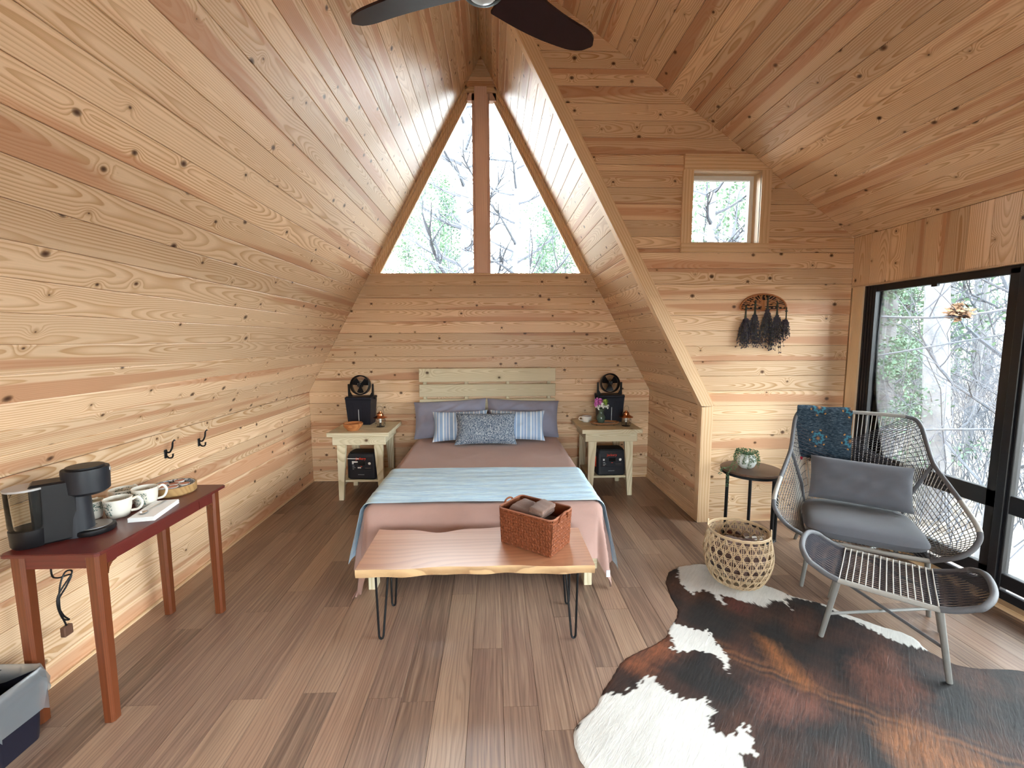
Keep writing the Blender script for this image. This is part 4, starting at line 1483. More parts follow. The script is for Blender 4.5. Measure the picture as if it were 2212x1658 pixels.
def hide():
    cx, cy = 1.45, 1.72
    NA, NR = 560, 84
    ends = []
    for k in range(NA):
        a = 2 * PI * k / NA
        ux, uy = math.cos(a), math.sin(a)
        best = 0
        for i in range(len(HIDE)):
            (x0, y0), (x1, y1) = HIDE[i - 1], HIDE[i]
            dx, dy = x1 - x0, y1 - y0
            den = ux * dy - uy * dx
            if abs(den) < 1e-9:
                continue
            t_ = ((x0 - cx) * dy - (y0 - cy) * dx) / den
            q_ = ((x0 - cx) * uy - (y0 - cy) * ux) / den
            if 0 <= q_ <= 1 and t_ > best:
                best = t_
        ends.append(best + 0.004 * math.sin(k * 2.9) + 0.003 * math.sin(k * 7.7))
    sm = [(ends[k - 1] + ends[k] * 2 + ends[(k + 1) % NA]) / 4 for k in range(NA)]
    vs, cols = [(cx, cy, 0.006)], []
    for j in range(1, NR + 1):
        f_ = (j / NR) ** 0.8
        for k in range(NA):
            a = 2 * PI * k / NA
            x, y = cx + math.cos(a) * sm[k] * f_, cy + math.sin(a) * sm[k] * f_
            ds = pdist((x, y), HS, False) if j % 3 == 0 and False else 1
            z = 0.0045 + 0.0012 * fbm(x * 9, y * 9, 6)
            if j == NR:
                z = 0.0008
            vs.append((x, y, z))
    fs = [(0, 1 + k, 1 + (k + 1) % NA) for k in range(NA)]
    for j in range(NR - 1):
        b0, b1 = 1 + j * NA, 1 + (j + 1) * NA
        for k in range(NA):
            l = (k + 1) % NA
            fs.append((b0 + k, b1 + k, b1 + l, b0 + l))
    mb = MB().add(vs, fs)
    me = mb.mesh('cowhide_rug', 'all')
    at = me.color_attributes.new('coat', 'FLOAT_COLOR', 'POINT')
    flat = []
    for v in me.vertices:
        flat += [*hide_colour(v.co.x, v.co.y), 1.0]
    at.data.foreach_set('color', flat)
    t = NT('cowhide')
    an = t.node('ShaderNodeAttribute', attribute_name='coat')
    s = t.sep(t.obj())
    a_ = t.math('ADD', t.math('MULTIPLY', s[0], 0.66), t.math('MULTIPLY', s[1], 0.75))
    b_ = t.math('SUBTRACT', t.math('MULTIPLY', s[0], 0.75), t.math('MULTIPLY', s[1], 0.66))
    hr = t.noise(t.comb(t.math('MULTIPLY', a_, 11), t.math('MULTIPLY', b_, 85), 0), 1.0, 5, 0.75, 0.8)
    pale = t.math('GREATER_THAN', t.sep(an.outputs['Color'])[1], 0.3)
    gain = t.math('SUBTRACT', 2.6, t.math('MULTIPLY', pale, 2.05))
    base_ = t.math('SUBTRACT', 1.0, t.math('MULTIPLY', gain, 0.52))
    c = t.mix(1.0, an.outputs['Color'], t.node_rgb(t.math('MULTIPLY_ADD', hr, gain, base_)), 'MULTIPLY')
    t.bump(hr, 0.5, 0.006)
    me.materials.append(t.done(c, 0.55, 0, 0.3))
    o = bpy.data.objects.new('cowhide_rug', me)
    COL.objects.link(o)
    return o


tag(hide(), 'brindled black brown and white cowhide rug lying on the plank floor', 'rug')
ott.location.z = 0.005
# ================================================================== baskets and towels
M['rattan'] = plain('pale_rattan', (0.50, 0.36, 0.22), 0.6, var=0.25, vscale=30)
cb = thing('cane_basket', 'round open cane basket with a brown blanket inside, standing on the cowhide rug', 'basket', (1.605, 2.69, 0.006))
CP = [(0.140, 0.0), (0.165, 0.03), (0.190, 0.085), (0.205, 0.15), (0.207, 0.20), (0.198, 0.26), (0.187, 0.31), (0.183, 0.335)]


def crad(z):
    for (r0, z0), (r1, z1) in zip(CP, CP[1:]):
        if z <= z1:
            return r0 + (r1 - r0) * (z - z0) / (z1 - z0)
    return CP[-1][0]


def cpt(a, z, d=0.0):
    r_ = crad(z) + d
    return (r_ * math.cos(a), r_ * math.sin(a), z)


NS = 24
H_ = 0.335
d1, d2, hz_, vt = MB(), MB(), MB(), MB()
for i in range(NS):
    for w2, (mb, sg) in enumerate(((d1, 1), (d2, -1))):
        for e in (-0.018, 0.018):
            mb.tube([cpt(2 * PI * (i + (k / 16) * 3.6 * sg) / NS + e, H_ * k / 16 + 0.001, 0.002 * sg) for k in range(17)], 0.0021, 4, caps=False)
    a = 2 * PI * (i + 0.5) / NS
    for e in (-0.03, 0.03):
        vt.tube([cpt(a + e, H_ * k / 10 + 0.001) for k in range(11)], 0.0019, 4, caps=False)
for k in range(7):
    for e in (0.0, 0.010):
        z = 0.025 + k * 0.046 + e
        hz_.tube([cpt(2 * PI * j / 48, z, -0.001 + 0.002 * (j % 2)) for j in range(48)], 0.0020, 4, closed=True)
d1.build('slanting_strands', M['rattan'], cb, smooth=True, kind='stuff')
d2.build('counter_strands', M['rattan'], cb, smooth=True, kind='stuff')
vt.build('upright_strands', M['rattan'], cb, smooth=True, kind='stuff')
hz_.build('ring_strands', M['rattan'], cb, smooth=True, kind='stuff')
rm = MB()
for dz_ in (0, 0.008):
    rm.tube([cpt(2 * PI * j / 48, H_ + dz_ + 0.0015 * math.sin(j * 2.6)) for j in range(48)], 0.0055, 6, closed=True)
rm.build('rim', M['rattan'], cb, smooth=True)
MB().lathe([(0.0, 0.001), (0.140, 0.001), (0.142, 0.008), (0.0, 0.010)], 32, close=False).build('base', M['rattan'], cb)
for a in (-0.55, PI - 0.55):
    c_, s_ = math.cos(a), math.sin(a)
    pts = [(0.183 * c_ - s_ * x, 0.183 * s_ + c_ * x, H_ - 0.01 + z) for x, z in ((-0.028, 0), (-0.026, 0.03), (-0.012, 0.048), (0.012, 0.048), (0.026, 0.03), (0.028, 0))]
    MB().tube(bez(pts, 4), 0.0050, 6).build('handle', M['rattan'], cb, smooth=True)

bl = MB()


def blf(u, v):
    a, b = 2 * PI * u, PI * v
    r_ = 0.165 * math.sin(b) ** 0.75
    z = 0.14 - 0.125 * math.cos(b) + 0.020 * fbm(math.cos(a) * 2.2, math.sin(a) * 2.2 + b, 4) * math.sin(b)
    z += 0.03 * math.cos(a * 2 + 0.6) * math.sin(b) * (1 if b > 1.6 else 0.0) * 0.6
    return (1.605 + r_ * math.cos(a) * (1 + .04 * math.sin(a * 5)), 2.69 + r_ * math.sin(a), z + 0.015)


tag(bl.grid(blf, 40, 26, cu=True).build('rolled_blanket', M['blanket'], smooth='all'), 'soft brown blanket bundled inside the round cane basket', 'blanket')

# magazines behind the basket, lying in the stool's foot ring
for k, (c_, rz, lab) in enumerate((((0.16, 0.05, 0.035), 0.25, 'lower dark red book lying on the floor under the stool table'), ((0.10, 0.055, 0.045), 0.05, 'upper brown book lying on the floor under the stool table'))):
    bk = thing('book', lab, 'book', (2.03 + .01 * k, 3.33, 0.026 * k), rz, 'books under the stool table')
    MB().box(-0.085, 0.085, -0.11, 0.11, 0.003, 0.022).build('pages', plain('book_pages', (0.7, 0.66, 0.58), 0.9), bk)
    cm = MB().box(-0.09, 0.088, -0.115, 0.115, 0.0, 0.003).box(-0.09, 0.088, -0.115, 0.115, 0.022, 0.025).box(-0.09, -0.086, -0.115, 0.115, 0.003, 0.022)
    cm.build('cover', plain('book_cover_%d' % k, c_, 0.6), bk)

# wicker basket on the bench
WA = math.atan2(-0.195, 0.258)
wb = thing('wicker_basket', 'reddish brown plaited wicker basket holding towels on the bench', 'basket', (0.294, 2.169, 0.4505), WA)
# local x along the long front side towards the left corner is negative; long -0.323..0, short 0..0.213
LX, LY, HB = 0.325, 0.213, 0.205


def weave_mat():
    t = NT('plaited_wicker')
    s = t.sep(t.obj())
    w_ = t.math('ADD', s[0], s[1])
    n = t.noise(t.comb(t.math('MULTIPLY', w_, 60), t.math('MULTIPLY', s[2], 90), 0), 1.0, 2, 0.6)
    c = t.mix(n, (0.085, 0.022, 0.010), (0.30, 0.090, 0.035))
    return t.done(c, 0.6, 0, 0.2)


M['wicker'] = weave_mat()


def wall_strip(mb, p0, p1, inn):
    """one side of the basket built of plaited strips, each a small bowed plait"""
    p0, p1 = Vector(p0), Vector(p1)
    d = (p1 - p0)
    L = d.length
    d.normalize()
    nrm = Vector((d.y, -d.x, 0)) * (1 if not inn else -1)
    nu = max(6, int(L / 0.017))
    nv = 12
    for i in range(nu):
        for j in range(nv):
            u0, v0 = L * i / nu, HB * j / nv
            sh = ((i * 1 + j * 2) % 4) / 4
            up = (i + j) % 2 == 0
            wu, hv = L / nu, HB / nv
            pr = 0.0050 if up else 0.0020
            q = []
            sl_ = 0.45 * hv * (1 if j % 2 else -1)
            for a, b, h in ((0, 0, 0), (1, 0, 0), (1, 1, 0), (0, 1, 0), (.5, .5, 1)):
                flare_ = 0.012 * (v0 + b * hv) / HB
                pz = min(max(v0 + b * hv + sl_ * (a - .5), 0), HB)
                q.append(p0 + d * (u0 + a * wu) + Vector((0, 0, pz)) + nrm * (flare_ + (pr if h else 0)))
            mb.add(q, [(0, 1, 4), (1, 2, 4), (2, 3, 4), (3, 0, 4)])
    return mb


cn = [(-LX, 0), (0, 0), (0, LY), (-LX, LY)]
for k in range(4):
    a, b = cn[k], cn[(k + 1) % 4]
    wall_strip(MB(), (*a, 0), (*b, 0), False).build('plaited_side', M['wicker'], wb, kind='stuff')
ins = MB()
t_ = 0.004
ins.add([(-LX + t_, t_, 0), (-t_, t_, 0), (-t_, LY - t_, 0), (-LX + t_, LY - t_, 0), (-LX + t_ - .01, t_ - .01, HB), (-t_ + .01, t_ - .01, HB), (-t_ + .01, LY - t_ + .01, HB), (-LX + t_ - .01, LY - t_ + .01, HB)],
        [(0, 1, 2, 3), (0, 4, 5, 1), (1, 5, 6, 2), (2, 6, 7, 3), (3, 7, 4, 0)])
ins.build('lining', M['wicker'], wb)
rp = []
for x, y in rrect(-LX - .012, .012, -.012, LY + .012, 0.03, 6):
    rp.append((x, y, HB + 0.002))
MB().tube(rp, 0.0045, 6, closed=True).build('rim', plain('wicker_rim', (0.33, 0.13, 0.075), 0.5), wb, smooth=True)
MB().tube([(x, y, z - 0.018) for x, y, z in rp], 0.0055, 6, closed=True).build('rim_band', M['wicker'], wb, smooth=True)
for x, s in ((0.016, 1), (-LX - 0.016, -1)):
    pts = [(x, LY / 2 - .05, HB - .03), (x + .006 * s, LY / 2 - .035, HB + .006), (x + .008 * s, LY / 2, HB + .016), (x + .006 * s, LY / 2 + .035, HB + .006), (x, LY / 2 + .05, HB - .03)]
    MB().tube(bez(pts, 5), 0.0055, 6).build('handle', M['wicker'], wb, smooth=True)
WM = Matrix.Translation((0.294, 2.169, 0.4505)) @ Matrix.Rotation(WA, 4, 'Z')


def towel(name, w, d, h, loc, rz, tilt, label, folds=3):
    mb = MB()
    for k in range(folds):
        hh = h / folds
        r_ = hh * 0.48

        def fn(u, v):
            a = 2 * PI * v
            cx = (w / 2 - r_) * (1 if math.cos(a) > 0 else -1)
            x = math.copysign(abs(math.cos(a)) ** 0.5, math.cos(a)) * r_ + (w / 2 - r_) * max(-1, min(1, math.cos(a) * 4))
            z = math.sin(a) * r_ + hh * (k + .5)
            y = (u - .5) * d
            e = 1 - 0.12 * abs(2 * u - 1) ** 6
            return (x + .003 * fbm(u * 6, v * 6, k), y, z * e + .003 * fbm(u * 5, v * 5 + k, 2 + k))
        mb.grid(fn, 14, 28, cv=True)
        # end caps
        b = len(mb.v) - 14 * 28
        mb.f.append(tuple(b + j for j in range(28)))
        mb.f.append(tuple(b + 13 * 28 + j for j in range(28))[::-1])
    o = mb.build(name, M['towel'], smooth='all')
    o.matrix_world = WM @ Matrix.Translation(loc) @ Matrix.Rotation(rz, 4, 'Z') @ Matrix.Rotation(tilt, 4, 'Y')
    return tag(o, label, 'towel', 'towels in the wicker basket')


towel('folded_towel', 0.135, 0.185, 0.15, (-0.235, LY / 2, 0.062), 0.0, 0.12, 'brown towel at the far end of the wicker basket, partly under another towel', 4)
towel('folded_towel', 0.115, 0.16, 0.15, (-0.066, LY / 2, 0.008), 0.0, 0.0, 'dark brown towel low in the wicker basket by its near handle', 4)
towel('folded_towel', 0.085, 0.165, 0.060, (-0.120, LY / 2 - .008, 0.178), 0.05, 0.18, 'topmost rolled brown towel standing proud of the wicker basket', 2)

# ================================================================== things on the nightstands
M['bin_blue'] = plain('dark_navy_plastic', (0.010, 0.011, 0.019), 0.5, spec=0.25)
M['black_plastic'] = plain('black_plastic', (0.0055, 0.005, 0.006), 0.42, spec=0.25)
M['charcoal'] = plain('charcoal_plastic', (0.014, 0.015, 0.020), 0.45, spec=0.3)
M['copper'] = plain('copper', (0.52, 0.20, 0.09), 0.22, 1.0)
M['wire'] = plain('dark_wire', (0.03, 0.02, 0.015), 0.5, 0.5)
M['orange'] = plain('orange_plastic', (0.85, 0.06, 0.02), 0.45)
M['white_cer'] = plain('white_ceramic', (0.78, 0.76, 0.72), 0.25)
M['screen'] = plain('dark_display', (0.004, 0.005, 0.006), 0.15)
M['pale_print'] = plain('pale_print', (0.55, 0.58, 0.60), 0.6)


def camp_fan():
    t = thing('camping_fan', 'dark navy bin-shaped camping fan on the nightstand behind the copper bowl', 'fan', group='bin-shaped camping fans')
    w0, w1, d0, d1, h = 0.118, 0.138, 0.085, 0.10, 0.270
    mb = MB().add([(-w0, -d0, 0), (w0, -d0, 0), (w0, d0, 0), (-w0, d0, 0), (-w1, -d1, h), (w1, -d1, h), (w1, d1, h), (-w1, d1, h)], [(3, 2, 1, 0), (4, 5, 6, 7), (0, 1, 5, 4), (1, 2, 6, 5), (2, 3, 7, 6), (3, 0, 4, 7)])
    body = mb.build('body', M['bin_blue'], t)
    for x in (-0.075, 0.062):
        P = [(x - .022, .02), (x + .022, .02), (x + .022, h * .8), (x - .022, h * .8)]
        rb = MB()
        for a, b in ((x - .022, x - .017), (x + .017, x + .022)):
            rb.add([(a, -d0 - .0035, .02), (b, -d0 - .0035, .02), (b, -d1 + .0005, h * .86), (a, -d1 + .0005, h * .86), (a, -d0 + .01, .02), (b, -d0 + .01, .02), (b, -d1 + .02, h * .86), (a, -d1 + .02, h * .86)], [(0, 1, 2, 3), (0, 4, 5, 1), (2, 6, 7, 3), (0, 3, 7, 4), (1, 5, 6, 2)])
        rb.bbox(x - .022, x + .022, -d1 - .001, -d1 + .02, h * .84, h * .86, .001)
        rb.build('rib', M['bin_blue'], body)
    MB().add([(-.003, -d0 - .005, .01), (.003, -d0 - .005, .01), (.003, -d1 + .002, h * .62), (-.003, -d1 + .002, h * .62), (-.003, -d0 + .01, .01), (.003, -d0 + .01, .01), (.003, -d1 + .02, h * .62), (-.003, -d1 + .02, h * .62)], [(0, 1, 2, 3), (0, 4, 5, 1), (2, 6, 7, 3), (0, 3, 7, 4), (1, 5, 6, 2)]).build('light_strip', M['pale_print'], body)
    MB().bbox(-w1 - .004, w1 + .004, -d1 - .004, d1 + .004, h, h + 0.028, 0.006).build('lid', M['bin_blue'], t)
    for s in (-1, 1):
        MB().tube([(s * (w1 + .002), 0, h + .010), (s * (w1 + .026), 0, h + .010)], 0.014, 10).build('lug', M['black_plastic'], t, smooth=True)
        MB().add([(s * w1 - .0 + dx, y, z) for y in (-.012, .012) for dx, z in ((-s * .045, h + .028), (0, h + .028), (0, h + .16), (-s * .014, h + .16), (-s * .018, h + .075))],
                 [(0, 1, 2, 3, 4), (9, 8, 7, 6, 5), (0, 5, 6, 1), (1, 6, 7, 2), (2, 7, 8, 3), (3, 8, 9, 4), (4, 9, 5, 0)]).build('yoke_arm', M['black_plastic'], t)
    zc, R = h + 0.150, 0.105
    T_ = Matrix.Translation((0, -0.005, zc)) @ Matrix.Rotation(PI / 2 - 0.12, 4, 'X')
    MB().lathe([(R - .006, -.035), (R, -.03), (R + .002, .03), (R - .006, .036), (R - .010, .03), (R - .010, -.03), (R - .006, -.035)], 40, close=False).xf(T_).build('fan_ring', M['black_plastic'], t, smooth=True)
    gr = MB()
    for i in range(44):
        a = 2 * PI * i / 44
        for z, b in ((.038, .006), (-.036, -.004)):
            gr.tube([(0.022 * math.cos(a), .022 * math.sin(a), z + b), (.06 * math.cos(a + .12), .06 * math.sin(a + .12), z + b * .8), ((R - .008) * math.cos(a + .2), (R - .008) * math.sin(a + .2), z - b)], 0.0010, 4, caps=False)
    for rr_ in (.045, .07):
        gr.tube([(rr_ * math.cos(2 * PI * k / 32), rr_ * math.sin(2 * PI * k / 32), .043) for k in range(32)], 0.0011, 4, closed=True)
    gr.xf(T_).build('grille', M['black_plastic'], t, kind='stuff')
    MB().lathe([(0, .046), (.016, .046), (.022, .040), (.022, -.03), (0, -.03)], 20, close=False).xf(T_).build('hub', M['black_plastic'], t, smooth=True)
    for k in range(3):
        a0 = 2 * PI * k / 3 + 0.5

        def fn(u, v):
            rr_ = 0.02 + 0.068 * u
            a = a0 + (v - .5) * (1.1 - .1 * u)
            return (rr_ * math.cos(a), rr_ * math.sin(a), 0.010 * (v - .5) * 2)
        b_ = MB().grid(fn, 6, 8)
        b_.xf(T_).build('fan_blade', M['black_plastic'], t)
    for dx, dy in ((-.012, .012), (.010, .012), (0, -.012)):
        MB().ball((dx, dy, .046), .0035).xf(T_).build('stud', M['white_cer'], t)
    return t


cf = camp_fan()
cf.location = (-1.440, 4.700, 0.7005)
cf.rotation_euler.z = -0.05
c2 = copy_tree(cf)
c2.location = (1.275, 4.705, 0.7005)
c2.rotation_euler.z = 0.03
c2['label'] = 'dark navy bin-shaped camping fan on the nightstand behind the flower vase'


def lantern():
    t = thing('lantern', 'small copper capped wire lantern beside the copper bowl on the nightstand', 'lantern', group='wire lanterns')
    wr = MB()
    for r_, z in ((.042, .003), (.050, .035), (.052, .070), (.040, .098)):
        wr.tube([(r_ * math.cos(2 * PI * k / 24), r_ * math.sin(2 * PI * k / 24), z) for k in range(24)], .0016, 5, closed=True)
    for k in range(6):
        a = 2 * PI * k / 6
        wr.tube([(r_ * math.cos(a), r_ * math.sin(a), z) for r_, z in ((.042, .003), (.050, .035), (.052, .070), (.040, .098))], .0015, 5)
    wr.build('cage', M['wire'], t, smooth=True)
    MB().lathe([(.0, .001), (.040, .001), (.040, .005), (.006, .006), (.006, .045), (0, .045)], 24, close=False).build('base', M['wire'], t, smooth=True)
    MB().lathe([(.0, .045), (.012, .045), (.014, .085), (.010, .098), (0, .10)], 16, close=False).build('bulb', plain('frosted_bulb', (.8, .78, .7), .3), t, smooth=True)
    MB().lathe([(.072, .096), (.073, .099), (.045, .112), (.034, .120), (.030, .140), (.014, .152), (.012, .162), (0, .163)], 28, close=False).build('cap', M['copper'], t, smooth=True)
    MB().tube(bez([(-.036, 0, .11), (-.038, 0, .16), (-.026, 0, .205), (0, 0, .212), (.026, 0, .205), (.038, 0, .16), (.036, 0, .11)], 5), .0014, 5).build('bail', M['wire'], t, smooth=True)
    return t


ln = lantern()
ln.location = (-1.190, 4.500, 0.7005)
l2 = copy_tree(ln)
l2.location = (1.372, 4.400, 0.7005)
l2.rotation_euler.z = 0.5
l2['label'] = 'small copper capped wire lantern beside the tray on the nightstand'

bw = MB().lathe([(0, .0), (.055, .0), (.060, .010), (.092, .045), (.098, .072), (.094, .075), (.086, .070), (.078, .045), (.05, .016), (0, .012)], 40, close=False).build('copper_bowl', wood('polished_bowl', (0.50, 0.20, 0.07), (0.28, 0.085, 0.03), None, False, freq=70, rough=0.15, spec=0.7, tone=0), smooth=True)
bw.location = (-1.420, 4.335, 0.7005)
tag(bw, 'glossy copper brown bowl on the nightstand beside the knee wall', 'bowl')


def power(label):
    t = thing('power_station', label, 'power station', group='power stations on the nightstand shelves')
    w, d, h = 0.150, 0.10, 0.262
    body = MB()
    for z0, z1, i0, i1 in ((0, .015, .012, 0), (.015, h - .03, 0, .002), (h - .03, h, .002, .012)):
        a = rrect(-w + i0, w - i0, -d + i0, d - i0, .03)
        b = rrect(-w + i1, w - i1, -d + i1, d - i1, .03)
        n = len(a)
        body.add([(x, y, z0) for x, y in a] + [(x, y, z1) for x, y in b], [(i, (i + 1) % n, n + (i + 1) % n, n + i) for i in range(n)] + ([tuple(range(n))[::-1]] if z0 == 0 else []) + ([tuple(range(n, 2 * n))] if z1 == h else []))
    body.build('case', M['charcoal'], t, smooth=True)
    MB().prism(rrect(-w + .02, w - .02, -d + .02, d - .02, .03), h, h + .012).build('top_panel', M['black_plastic'], t)
    f = -d - .0015
    MB().bbox(-.115, .115, f, f + .004, .095, .195, .002).build('front_panel', M['charcoal'], t)
    f2 = f - .0015
    MB().bbox(-.030, .040, f2, f2 + .003, .150, .186, .001).build('display', M['screen'], t)
    MB().lathe([(0, 0), (.014, 0), (.012, .005), (0, .005)], 20, close=False).xf(Matrix.Translation((.088, f2 + .002, .168)) @ Matrix.Rotation(PI / 2, 4, 'X')).build('power_button', M['white_cer'], t, smooth=True)
    for x0, x1, z0, z1 in ((-.092, -.075, .158, .178), (-.09, -.070, .138, .142), (-.09, -.060, .122, .125), (-.09, -.072, .108, .111), (-.005, .012, .135, .139), (.04, .10, .120, .122)):
        MB().box(x0, x1, f2 + .0005, f2 + .002, z0, z1).build('port_mark', M['pale_print'] if x0 < 0 and z0 > .1 and x1 < 0 else (M['orange'] if x0 == -.005 else M['steel']), t)
    MB().box(-.035, .030, f + .0005, f + .0035, .048, .054).build('name_strip', plain('dim_print', (.18, .19, .2), .6), t)
    tx = bpy.data.curves.new('maker_name', 'FONT')
    tx.body = 'Jackery'
    tx.size, tx.extrude, tx.align_x = 0.036, 0.0006, 'CENTER'
    tx.materials.append(M['orange'])
    fo = bpy.data.objects.new('maker_name', tx)
    COL.objects.link(fo)
    bpy.context.view_layer.update()
    me = bpy.data.meshes.new_from_object(fo.evaluated_get(bpy.context.evaluated_depsgraph_get()))
    bpy.data.objects.remove(fo)
    bpy.data.curves.remove(tx)
    if not me.materials:
        me.materials.append(M['orange'])
    o = bpy.data.objects.new('maker_name', me)
    COL.objects.link(o)
    o.parent = t
    o.location, o.rotation_euler = (0, f + .0005, .206), (PI / 2, 0, 0)
    for s in (-1, 1):
        MB().bbox(s * w - .003, s * w + .006, -.05, .05, .08, .19, .003).build('side_grip', M['orange'], t)
    return t


p1 = power('black power station with orange lettering on the shelf under the copper bowl')
p1.location = (-1.335, 4.40, 0.1985)
p1.rotation_euler.z = -0.10
MB().box(-.140, -.02, -.1035, -.1020, .212, .219).build('paper_strip', M['white_cer'], p1)
MB().box(-.092, -.032, -.1045, -.1030, .176, .190).build('sticker', M['white_cer'], p1)
MB().box(-.035, -.001, -.1045, -.1030, .118, .130).build('sticker', M['white_cer'], p1)
p2 = power('black power station with orange lettering on the shelf under the flower vase')
p2.location = (1.205, 4.42, 0.1985)
p2.rotation_euler.z = 0.04

# tray, vase and cup on the other nightstand
tr = thing('serving_tray', 'oval footed tray with patterned inside under the flower vase', 'tray', (1.170, 4.495, 0.7005))
def tray_mat():
    t = NT('patterned_enamel')
    n = t.noise(t.obj(), 75, 2, 0.5, 1.5)
    return t.done(t.ramp(n, [(.47, (.72, .74, .74)), (.53, (.12, .17, .24))]), .3)
MB().lathe([(0, .016), (.135, .016), (.150, .030), (.155, .031), (.158, .027), (.140, .012), (0, .010)], 48, sx=1.0, sy=.58, close=False).build('dish', wood('tray_wood', (.38, .19, .09), (.22, .09, .04), None, False, rough=.4, tone=0), tr, smooth=True)
MB().lathe([(0, .0165), (.128, .0165), (.128, .0178), (0, .0178)], 48, sx=1.0, sy=.58, close=False).build('inlay', tray_mat(), tr)
for x, y in ((-.09, -.045), (.09, -.045), (-.09, .045), (.09, .045)):
    MB().ball((x, y, .0065), .0068, 10, 7).build('foot', M['cherry_leg'], tr, smooth='all')
va = thing('flower_vase', 'green glazed vase with pink and white flowers on the oval tray', 'vase', (1.135, 4.500, 0.7190))
MB().lathe([(0, 0), (.030, 0), (.034, .006), (.046, .045), (.044, .068), (.026, .100), (.024, .125), (.040, .152), (.037, .153), (.020, .125), (.020, .1), (0, .09)], 32, close=False).build('vase_body', plain('sage_glaze', (.075, .115, .085), .18, spec=.7, var=.3, vscale=14), va, smooth=True)
FLW = {'pink': plain('pink_petal', (.62, .16, .50), .7), 'white': plain('white_petal', (.82, .84, .78), .7), 'green': plain('lime_petal', (.28, .42, .06), .7), 'leaf': plain('flower_leaf', (.06, .16, .05), .6)}
random.seed(3)
for kind, x, y, z, r_ in (('pink', -.048, -.01, .205, .034), ('pink', -.012, .0, .222, .036), ('pink', -.035, .02, .232, .030), ('white', .0, -.03, .185, .030), ('white', -.040, -.025, .165, .024), ('white', .060, -.01, .172, .024), ('green', .045, .005, .215, .032), ('green', .035, .02, .190, .026)):
    fl = MB()
    for k in range(26):
        a, b = random.random() * 2 * PI, math.acos(random.uniform(-.5, 1))
        n_ = Vector((math.sin(b) * math.cos(a), math.sin(b) * math.sin(a), math.cos(b)))
        t1 = n_.orthogonal().normalized()
        t2 = n_.cross(t1)
        c_ = Vector((x, y, z)) + n_ * r_ * .55
        w_ = r_ * .5
        fl.add([c_, c_ + t1 * w_ + n_ * r_ * .35, c_ + (t1 + t2) * w_ * .7 + n_ * r_ * .55, c_ + t2 * w_ + n_ * r_ * .35], [(0, 1, 2, 3)])
    fl.ball((x, y, z), r_ * .55, 8, 6)
    f_ = fl.build('blossom', FLW[kind], va)
    MB().tube([(x, y, z - r_ * .3), (x * .4, y * .4, .14), (0, 0, .10)], .0018, 5).build('stem', FLW['leaf'], f_)
cu = thing('cup', 'low white cup at the back edge of the nightstand by the tray', 'cup', (1.018, 4.67, 0.7005), 0.3)
MB().lathe([(0, 0), (.042, 0), (.052, .012), (.055, .060), (.051, .061), (.047, .014), (0, .010)], 32, close=False).build('bowl', M['white_cer'], cu, smooth=True)
MB().tube(bez([(-.052, 0, .052), (-.085, 0, .055), (-.090, 0, .030), (-.053, 0, .018)], 5), .006, 6).build('handle', M['white_cer'], cu, smooth=True)

# ================================================================== things on the cherry table
ZD = DZ + 0.0005
cmk = thing('coffee_maker', 'black pod coffee maker with a clear water tank on the cherry table', 'coffee maker', (-1.850, 1.868, ZD), math.atan2(0.11, 0.125))
# local x runs from the tank to the drip plate
MB().bbox(-.105, .035, -.052, .052, 0, .256, .008).build('body', M['black_plastic'], cmk)
MB().lathe([(.0, .178), (.060, .178), (.078, .192), (.081, .278), (.079, .291), (0, .293)], 36, c=(.066, 0), close=False).build('brew_head', M['charcoal'], cmk, smooth=True)
MB().lathe([(.0, .2935), (.066, .2935), (.064, .300), (0, .301)], 36, c=(.066, 0), close=False).build('lid', M['black_plastic'], cmk, smooth=True)
MB().bbox(.133, .149, -.022, .022, .266, .284, .003).build('lid_handle', M['steel'], cmk)
MB().lathe([(.0, 0.0), (.056, 0.0), (.050, .178), (0, .178)], 32, c=(.026, 0), close=False).build('column', M['charcoal'], cmk, smooth=True)
MB().lathe([(.0, 0.0), (.076, 0.0), (.080, .008), (.078, .022), (.070, .025), (0, .024)], 36, c=(.075, 0), sx=.95, close=False).build('drip_base', M['black_plastic'], cmk, smooth=True)
MB().lathe([(.0, .0255), (.062, .0255), (.062, .028), (0, .028)], 36, c=(.078, 0), sx=.95, close=False).build('drip_plate', plain('brushed_plate', (.30, .30, .31), .35, .8), cmk, smooth=True)
MB().bbox(.070, .086, -.004, .004, .0282, .0290, .0003).build('drip_slot', M['black_plastic'], cmk)
tankm = NT('clear_plastic')
tr_ = tankm.node('ShaderNodeBsdfTransparent')
tr_.inputs[0].default_value = (.88, .88, .86, 1)
gl_ = tankm.node('ShaderNodeBsdfGlossy')
gl_.inputs['Roughness'].default_value = .08
mx_ = tankm.node('ShaderNodeMixShader')
fr_ = tankm.node('ShaderNodeFresnel')
fr_.inputs[0].default_value = 1.25
tankm.link(fr_.outputs[0], mx_.inputs[0])
tankm.link(tr_.outputs[0], mx_.inputs[1])
tankm.link(gl_.outputs[0], mx_.inputs[2])
tankm.link(mx_.outputs[0], tankm.out.inputs[0])
MB().lathe([(.062, .075), (.066, .09), (.068, .238), (.066, .238), (.064, .09), (.060, .078)], 36, c=(-.112, .0), close=False).build('water_tank', tankm.m, cmk, smooth=True)
MB().lathe([(.0, .238), (.069, .238), (.069, .246), (0, .247)], 36, c=(-.112, 0), close=False).build('tank_lid', plain('smoky_lid', (.35, .34, .34), .35), cmk, smooth=True)
MB().lathe([(.0, 0.0), (.058, 0.0), (.064, .01), (.066, .074), (0, .074)], 36, c=(-.112, 0), close=False).build('tank_base', M['black_plastic'], cmk, smooth=True)
